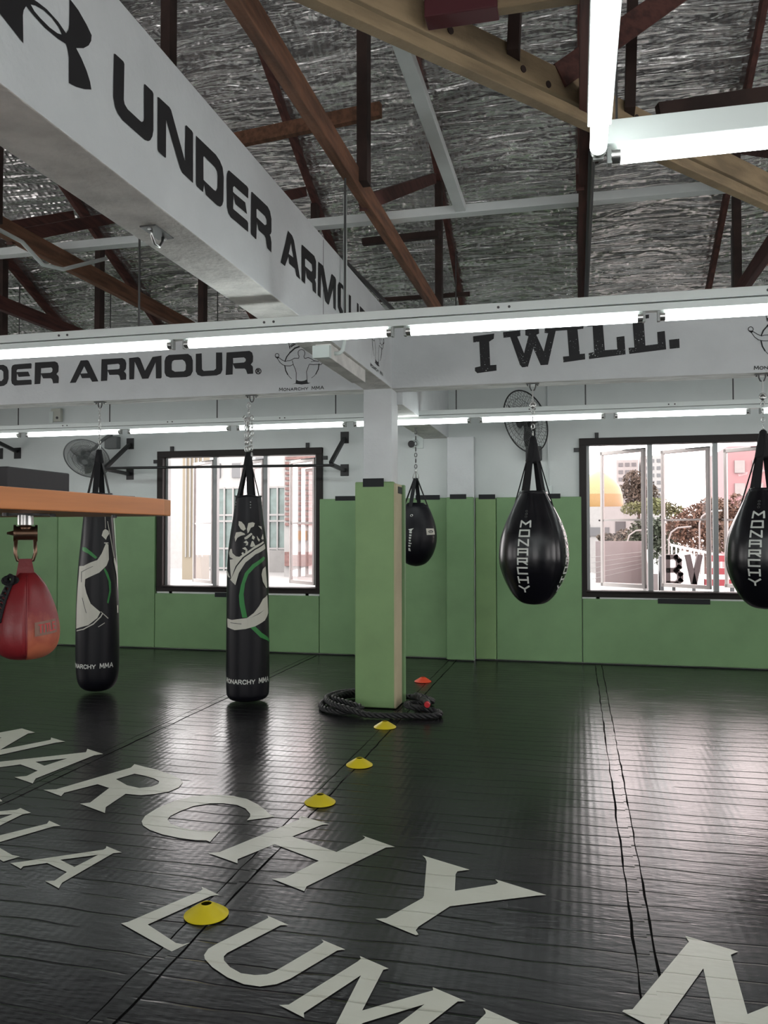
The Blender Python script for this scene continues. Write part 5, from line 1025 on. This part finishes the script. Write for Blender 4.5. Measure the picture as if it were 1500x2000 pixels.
# ------------------------------------------------------------------ wall fans
def wall_fan(c, nrm, R, depth, wires, mats, label, box, arm_to):
    c = Vector(c); n = Vector(nrm).normalized(); root = thing('wall_fan', label, 'fan', (arm_to[0], YB, arm_to[2]))
    e1 = n.cross(Vector((0,0,1))).normalized(); e2 = e1.cross(n)
    P = lambda a, r, h: c+(e1*math.cos(a)+e2*math.sin(a))*r+n*h
    mb = MB()
    mb.tube([P(2*PI*k/48, R, 0) for k in range(48)], .008, 8, closed=True).build('rim', M[mats[0]], root, smooth=True)
    for sgn, nm in ((1, 'front_guard'), (-1, 'rear_guard')):
        mb = MB()
        for k in range(wires):
            a = 2*PI*k/wires
            pts = [P(a+.25*(1-t), R*(t if t > .12 else .12), sgn*depth*math.sqrt(max(0, 1-t*t))*.9) for t in [.12+.88*j/7 for j in range(8)]]
            mb.tube(pts, .0018, 4)
        for rr in (.34, .55, .78): mb.tube([P(2*PI*k/40, R*rr, sgn*depth*math.sqrt(1-rr*rr)*.9) for k in range(40)], .0022, 4, closed=True)
        mb.build(nm, M[mats[1]], root)
    mb = MB(); mb.cyl(P(0, 0, depth*.86), P(0, 0, depth*.93), R*.13, 24); mb.build('hub_badge', M[mats[0]], root, smooth=SM)
    for k in range(3):
        mb = MB(); a0 = 2*PI*k/3+.4; vs = []; m_ = 9
        for i in range(m_):
            t = i/(m_-1); r = R*(.10+.72*t); wd = (.35+.55*math.sin(PI*min(1, t*1.05)))*.75
            for j, s in enumerate((-.5, -.17, .17, .5)):
                vs.append(P(a0+s*wd+.35*t, r, s*.07*(1-.5*t)))
        fs = [(i*4+j, i*4+j+1, (i+1)*4+j+1, (i+1)*4+j) for i in range(m_-1) for j in range(3)]
        o = mb.add(vs, fs).build('blade', M[mats[2]], root, smooth=True)
        so = o.modifiers.new('thick', 'SOLIDIFY'); so.thickness = .004
    mb = MB(); mb.cyl(P(0, 0, -depth*.2), P(0, 0, -depth*1.5), R*.20, 24, R*.16); mb.cyl(P(0, 0, -.03), P(0, 0, .05), R*.1, 16)
    mb.build('motor', M[mats[0]], root, smooth=SM)
    b = Vector(box); mb = MB(); mb.box(b.x-.095, b.x+.095, YB-.11, YB-.001, b.z-.085, b.z+.085); mb.build('wall_box', M[mats[0]], root, bevel=.012)
    MB().tube([P(0, 0, -depth*1.2), (P(0, 0, -depth*1.4)+Vector((b.x, YB-.16, b.z+.16)))/2+Vector((0,.03,0)), (b.x, YB-.09, b.z+.12), (b.x, YB-.06, b.z+.05)], .022, 10).build('arm', M[mats[0]], root, smooth=True)
    return root
wall_fan((-.575, 9.48, 2.825), (-.70, -.62, -.34), .37, .10, 44, ('fan_dark', 'fan_wire', 'fan_dark'), 'black wall fan above the green pads, behind the middle black pear bag', (-.50, YB, 2.50), (-.5, 0, 2.5))
wall_fan((-6.27, 9.50, 2.525), (.12, -.74, -.62), .30, .085, 110, ('fan_grey', 'fan_wire', 'fan_blade'), 'grey wall fan left of the left window, behind the leftmost long bag', (-6.17, YB, 2.78), (-6.17, 0, 2.78))

# ------------------------------------------------------------------ pull-up bars
def pullup():
    root = thing('pull_up_bar', 'long black wall-mounted pull-up bar in front of the left window', 'pull-up bar', (-4.4, YB, 2.37))
    MB().cyl((-5.93, 9.4, 2.385), (-2.84, 9.4, 2.362), .017, 14).build('grip_bar', M['black_metal'], root, smooth=SM)
    for x in (-5.93, -2.885):
        for z in (2.765, 2.348):
            MB().box(x-.055, x+.055, YB-.012, YB-.001, z-.075, z+.075).build('wall_plate', M['black_metal'], root, bevel=.003)
        MB().bar((x, YB-.03, 2.75), (x, 9.39, 2.385), .045, .045).build('upper_arm', M['black_metal'], root, bevel=.004)
        MB().bar((x, YB-.012, 2.348), (x, 9.39, 2.372), .045, .045).build('lower_arm', M['black_metal'], root, bevel=.004)
pullup()
br = thing('wall_bracket', 'small black wall bracket at the left picture edge, left of the grey fan', 'bracket', (-7.7, YB, 2.68))
MB().box(-7.755, -7.645, YB-.012, YB-.001, 2.60, 2.755).build('wall_plate', M['black_metal'], br, bevel=.003)
MB().bar((-7.70, YB-.03, 2.70), (-7.72, 9.45, 2.83), .045, .045).build('arm', M['black_metal'], br, bevel=.004)
MB().box(-8.05, -7.94, YB-.012, YB-.001, 2.60, 2.755).build('wall_plate', M['black_metal'], br, bevel=.003)

# ------------------------------------------------------------------ small fittings
cc = thing('security_camera', 'small dome-nosed security camera on the wall right of the column', 'camera', (-1.95, YB, 2.66))
MB().box(-2.0, -1.86, YB-.03, YB-.001, 2.60, 2.74).build('mount_box', M['box_white'], cc, bevel=.006)
MB().cyl((-1.95, YB-.03, 2.67), (-1.985, YB-.14, 2.645), .042, 18).build('barrel', M['box_white'], cc, smooth=SM)
MB().cyl((-1.985, YB-.14, 2.645), (-1.99, YB-.155, 2.642), .044, 18).build('lens_ring', M['black_metal'], cc, smooth=SM)
se = thing('wall_sensor', 'cream sensor box high on the wall at the left above the far rail', 'sensor', (-7.08, YB, 3.2))
MB().box(-7.13, -6.98, YB-.06, YB-.001, 3.10, 3.28).build('housing', M['box_cream'], se, bevel=.006)
MB().box(-7.15, -7.09, YB-.075, YB-.06, 3.08, 3.24).build('clip', M['box_white'], se, bevel=.003)
MB().cyl((-7.03, YB-.06, 3.15), (-7.03, YB-.067, 3.15), .018, 12).build('dial', M['grey_ink'], se)
co = thing('wall_conduit', 'thin white conduit running down the wall right of the dark fan', 'conduit', (-.30, YB, 2.05))
MB().cyl((-.335, YB-.012, 2.10), (-.335, YB-.012, 3.5), .009, 8).build('pipe', M['wall'], co, smooth=SM)
MB().box(-.39, -.29, YB-.04, YB-.001, 2.0, 2.11).build('switch_box', M['box_white'], co, bevel=.005)
hk = thing('beam_hook', 'empty steel hook plate under the long white beam', 'hook', (-1.737, 3.13, BZ0))
MB().box(-1.775, -1.70, 3.05, 3.21, BZ0-.006, BZ0).build('plate', M['rod'], hk, bevel=.002)
MB().tube([(-1.737, 3.08, BZ0-.004), (-1.737, 3.085, BZ0-.03), (-1.737, 3.11, BZ0-.058), (-1.737, 3.15, BZ0-.058), (-1.737, 3.175, BZ0-.03), (-1.737, 3.18, BZ0-.004)], .006, 8).build('ring', M['steel'], hk, smooth=True)
for y in (3.065, 3.195): MB().cyl((-1.737, y, BZ0-.013), (-1.737, y, BZ0-.005), .009, 6).build('bolt', M['steel'], hk)
jb = thing('junction_box', 'white box with trunking under the long beam, in front of the column', 'junction box', (-1.66, 5.3, BZ0))
MB().box(-1.735, -1.615, 5.22, 5.27, BZ0-.105, BZ0-.02).build('end_cover', M['box_white'], jb, bevel=.003)
MB().box(-1.73, -1.62, 5.27, 6.2, BZ0-.10, BZ0-.001).build('trunking', M['soffit'], jb, bevel=.003)
pts = [(-1.63, 5.36, BZ0-.05), (-1.585, 5.36, BZ0-.05), (-1.562, 5.36, BZ0-.03), (-1.556, 5.38, BZ0+.03), (-1.556, 5.4, BZ0+.25), (-1.556, 5.4, 3.9)]
MB().tube(pts, .014, 10).build('conduit_pipe', M['box_white'], jb, smooth=True)
tag(MB().tube([(-3.42, 2.6, 3.33), (-3.42, 3.9, 3.40), (-3.45, 4.5, 3.415), (-3.48, 4.75, 3.35), (-3.5, 5.0, 3.40), (-3.45, 5.45, 3.62)], .014, 8).build('bent_conduit', M['white_metal'], smooth=True), 'thin white bent conduit along the brown truss at the left', 'conduit')
tag(MB().bar((-1.62, 5.5, 3.50), (-1.55, 7.0, 3.50), .02, .03).build('cable_tray', M['rod']), 'dark cable tray along the top edge of the long beam', 'cable tray')

# ------------------------------------------------------------------ outside: roof deck and town beyond the windows
deck = struct(MB().box(-16, 12, YB+.2, 26, .1, .30).build('roof_deck', M['terrace']), 'pale roof deck outside the windows')
struct(MB().box(-160, 160, 26, 320, -3.2, -3.0).build('ground', M['plaster']), 'bright ground beyond the roof deck')
def leaf_cloud(mb, c, rad, n, size):
    c = Vector(c)
    for _ in range(n):
        d = Vector((random.gauss(0,1), random.gauss(0,1), random.gauss(0,1))).normalized()*random.random()**.4
        p = c+Vector((d.x*rad[0], d.y*rad[1], d.z*rad[2])); s = size*random.uniform(.6, 1.4)
        a = Vector((random.gauss(0,1), random.gauss(0,1), random.gauss(0,1))).normalized(); b = a.cross(Vector((random.gauss(0,1), random.gauss(0,1), 1))).normalized()
        mb.add([p-a*s, p+b*s*.5, p+a*s, p-b*s*.5], [(0,1,2,3)])
def tree(name, x, y, z0, label, clumps, m, size, group='trees outside the right window'):
    root = thing(name, label, 'tree', (x, y, z0), group)
    zt = max(c[2] for c in clumps)
    MB().cyl((x, y, z0), (x, y, zt), .16, 8, .06).build('trunk', M['trunk'], root, smooth=SM)
    mb = MB()
    for cx_, cy_, cz_, rx, rz, n in clumps: leaf_cloud(mb, (cx_, cy_, cz_), (rx, rx, rz), n, size)
    mb.build('crown', M[m], root)
tree('slender_tree', 4.65, 70, -3, 'tall brownish tree outside the right window, behind the gold dome', [(4.6, 70, 5.9, .9, .8, 420), (5.3, 70, 5.2, 1.0, .9, 420), (4.4, 70, 4.7, .9, .7, 380), (5.2, 70, 3.9, 1.3, .9, 500), (3.9, 70, 5.3, .5, .3, 120), (4.6, 70, 3.2, 1.4, .9, 500), (5.9, 70, 4.6, .8, .8, 260)], 'leaf_brown', .16)
tree('bushy_tree', 3.0, 36, -3, 'green bushy tree outside the right window behind the sign letters', [(2.85, 36, 1.5, .75, .75, 900), (3.5, 36, 1.75, .5, .5, 500), (2.5, 36, 1.0, .7, .5, 500), (3.3, 36, .9, .9, .7, 700), (3.9, 36, 1.3, .5, .8, 400)], 'leaf_green', .09)
tree('bushy_tree', 3.4, 48, -3, 'yellow-green tree outside the right window between the dome and the russet tree', [(4.3, 48, 3.0, .9, .5, 700), (3.2, 48, 2.9, .8, .4, 500), (5.2, 48, 2.7, .7, .5, 400)], 'leaf_yellow', .10)
tree('spreading_tree', 4.8, 33, -3, 'broad russet tree outside the right window, right of the mullion', [(4.5, 33, 2.1, .7, .55, 900), (5.1, 33, 2.4, .7, .5, 900), (3.9, 33, 1.7, .6, .6, 700), (4.6, 33, 1.3, .9, .7, 1000), (5.3, 33, 1.5, .7, .8, 900), (5.9, 33, 2.2, .6, .8, 700)], 'leaf_red', .085)
tree('low_tree', 1.9, 40, -3, 'low dark bush outside the right window beside the pink wall', [(1.6, 40, 1.15, .5, .35, 500), (2.2, 40, 1.3, .5, .4, 500), (1.2, 40, 1.3, .3, .2, 200)], 'leaf_brown', .09)

dm = thing('domed_building', 'white building with a gold and yellow-green dome outside the right window', 'building', (1.4, 62, -3))
MB().box(-2.2, 4.6, 59, 66, -3, 3.35).build('walls', M['plaster'], dm)
MB().lathe([(3.35, 1.72), (3.6, 1.74), (3.9, 1.72), (4.3, 1.68)], (1.55, 61.5), 48, close=False).build('dome_drum', M['gold'], dm, smooth=True)
MB().lathe([(4.3, 1.68), (4.8, 1.55), (5.3, 1.2), (5.7, .75), (5.95, .3), (6.1, 0)], (1.55, 61.5), 48, close=False).build('dome_cap', M['lime'], dm, smooth=True)
for x, z in ((.55, 1.55), (2.95, 1.75)): MB().box(x-.35, x+.35, 58.95, 59.02, z-.35, z+.55).build('window', M['dark_win'], dm)
MB().box(-.5, 2.2, 58.9, 59, 1.3, 1.9).build('ledge', M['grey_win'], dm)
tw = thing('apartment_tower', 'pale apartment tower outside the right window, behind the tall tree', 'building', (9, 150, -3), 'apartment towers')
MB().box(6.9, 10.6, 150, 158, -3, 14.4).build('walls', M['plaster'], tw)
mb = MB()
for r in range(10):
    for k in range(3): mb.box(7.25+1.12*k, 8.0+1.12*k, 149.9, 150.01, 13.2-1.3*r, 13.85-1.3*r)
mb.build('window_rows', M['grey_win'], tw)
tw = thing('apartment_tower', 'pale apartment tower outside the right window, right of its twin', 'building', (13, 150, -3), 'apartment towers')
MB().box(11.2, 14.9, 152, 158, -3, 15.2).build('walls', M['plaster'], tw)
mb = MB()
for r in range(10):
    for k in range(3): mb.box(11.6+1.15*k, 12.3+1.15*k, 151.9, 152.01, 14.0-1.3*r, 14.6-1.3*r)
mb.build('window_rows', M['grey_win'], tw)
pw = thing('pink_parapet', 'pink parapet and ramp wall outside the right window', 'wall', (.8, 20, .3))
MB().box(.45, 1.60, 21, 21.3, .30, 1.33).build('rear_wall', M['pink'], pw)
MB().add([(1.62, 21, .3), (1.17, 14.2, .3), (1.17, 14.2, .86), (1.62, 21, 1.13), (1.75, 21, .3), (1.30, 14.2, .3), (1.30, 14.2, .86), (1.75, 21, 1.13)], [(0,1,2,3),(7,6,5,4),(3,2,6,7),(1,5,6,2),(0,3,7,4)]).build('ramp_wall', M['pink'], pw)
mb = MB()
for k in range(5): mb.tube([(.3, 18.5, .52+.12*k), (1.52, 19.2, .78+.085*k)], .006, 6)
for k in range(7): mb.cyl((1.12+.06*k, 14.4+.9*k, .3), (1.12+.06*k, 14.4+.9*k, .95+.03*k), .006, 6)
mb.build('handrail', M['terrace'], pw)
# big sign letters on the deck
def sign_letter(ch, x0, x1, y, z0, z1, label, m='sign_dark', sw=.085):
    mb = MB(); strokes = GL[ch]
    for st in strokes:
        for a, b in zip(st, st[1:]):
            A = Vector((x0+a[0]*(x1-x0), y, z0+a[1]*(z1-z0))); B = Vector((x0+b[0]*(x1-x0), y, z0+b[1]*(z1-z0)))
            d = (B-A).normalized(); mb.bar(A-d*sw*.4, B+d*sw*.4, .16, sw, up=(-d.z, 0, d.x))
    o = mb.build('sign_letter', M[m]); tag(o, label, 'sign letter', 'big sign letters outside the right window')
    MB().bar(((x0+x1)/2, y, .30), ((x0+x1)/2, y, z0+.03), .05, .05).build('footing', M['sign_grey'], o)
    return o
sign_letter('B', 1.53, 1.74, 15, .66, 1.12, 'dark standing sign letter B outside the right window')
sign_letter('V', 1.87, 2.06, 15, .66, 1.13, 'dark standing sign letter V outside the right window')
eb = thing('sign_letter', 'standing sign letter of three red bars outside the right window', 'sign letter', (2.35, 15, .3), 'big sign letters outside the right window')
for z, a, b in ((1.10, 2.20, 2.62), (.88, 2.17, 2.60), (.685, 2.14, 2.56)): MB().box(a, b, 14.92, 15.08, z-.055, z+.055).build('bar', M['sign_red'], eb)
MB().box(2.56, 2.62, 15.0, 15.06, .30, 1.15).build('footing', M['sign_grey'], eb)
sg = tag(MB().box(1.375, 1.44, 14.7, 14.9, .30, 1.14).build('sign_letter', M['sign_grey']), 'grey standing sign letter I left of the B outside the right window', 'sign letter', 'big sign letters outside the right window')
rl = thing('white_railing', 'white railing sloping down behind the sign letters', 'railing', (2.4, 18, .3))
MB().bar((1.9, 18, 1.29), (3.1, 18, 1.02), .04, .05).build('handrail', M['white_metal'], rl)
MB().bar((1.9, 18, .55), (3.1, 18, .5), .04, .05).build('lower_rail', M['white_metal'], rl)
for k in range(14):
    x = 1.93+.088*k; MB().box(x-.014, x+.014, 17.985, 18.015, .30, 1.28-.0198*k).build('baluster', M['white_metal'], rl)
def lamp(x, y, h, s, label):
    mb = MB(); mb.tube([(x, y, -3), (x, y, h-.45), (x+s*.08, y, h-.2), (x+s*.3, y, h-.04), (x+s*.75, y, h)], .028, 8)
    o = mb.build('street_lamp', M['terrace'], smooth=True); tag(o, label, 'street lamp', 'street lamps')
lamp(4.13, 30, 2.3, 1, 'curved white street lamp in front of the russet tree')
lamp(3.12, 30, 1.75, 1, 'white street lamp at the mullion of the right window')
lamp(1.72, 30, 1.65, 1, 'pale street lamp beside the pink parapet')
rb = thing('red_building', 'washed-out red building outside the right window at the right edge', 'building', (8.4, 42, -3))
MB().box(7.1, 11, 42, 48, -3, 5.7).build('walls', M['pink_red'], rb)
mb = MB()
for r in range(4):
    for k in range(3): mb.box(7.4+.8*k, 7.85+.8*k, 41.9, 42.01, 4.4-1.1*r, 5.0-1.1*r)
mb.build('window_rows', M['plaster'], rb)

# left window: neighbours
wb = thing('white_building', 'white block with small windows outside the left window', 'building', (-18, 42, -3))
MB().box(-25, -11, 42, 50, -3, 7.5).build('walls', M['plaster'], wb)
for x, z in ((-18.3, 5.0), (-16.9, 5.3), (-18.3, 3.5), (-15.2, 5.2), (-19.6, 5.0), (-16.8, 3.6)): MB().box(x-.3, x+.3, 41.9, 42.01, z-.4, z+.4).build('window', M['grey_win'], wb)
gb = thing('glass_building', 'low building with green glazed front outside the left window', 'building', (-10.5, 25, .3))
MB().box(-12.6, -8.85, 25, 30, -3, 3.05).build('glazing', M['teal_glass'], gb)
mb = MB()
for k in range(13): mb.box(-12.6+.31*k, -12.55+.31*k, 24.93, 25.0, .3, 3.05)
for z in (.35, 1.0, 1.9, 2.1, 3.0): mb.box(-12.6, -8.85, 24.94, 25.0, z, z+.06)
mb.build('mullion_grid', M['plaster'], gb)
MB().box(-10.3, -8.85, 24.2, 24.95, .3, .98).build('planter', M['terrace'], gb)
bb = thing('brick_building', 'red brick building with an orange panel outside the left window, right side', 'building', (-7.4, 22, -3))
MB().box(-8.15, -6.6, 22, 26, -3, 4.1).build('walls', M['plaster'], bb)
mb = MB()
for k in range(16): mb.box(-8.1, -6.62, 21.93, 22.0, 1.75+.145*k, 1.83+.145*k)
mb.build('brick_bands', M['brick'], bb)
MB().box(-7.72, -7.45, 21.9, 22.0, 1.33, 1.60).build('panel', M['orange_panel'], bb, label='orange panel')
MB().box(-8.1, -6.7, 21.9, 22.0, .6, 1.0).build('plinth', M['brick'], bb)
cw = thing('cream_wing', 'cream rendered wall outside the left window, left casement', 'building', (-9.9, 20, .3))
MB().box(-10.3, -9.75, 20, 20.5, .3, 3.9).build('walls', M['cream_wall'], cw)
mb = MB()
for k in range(5): mb.box(-10.2+.12*k, -10.17+.12*k, 19.96, 20.0, .9, 3.8)
mb.build('flutes', M['plaster'], cw)
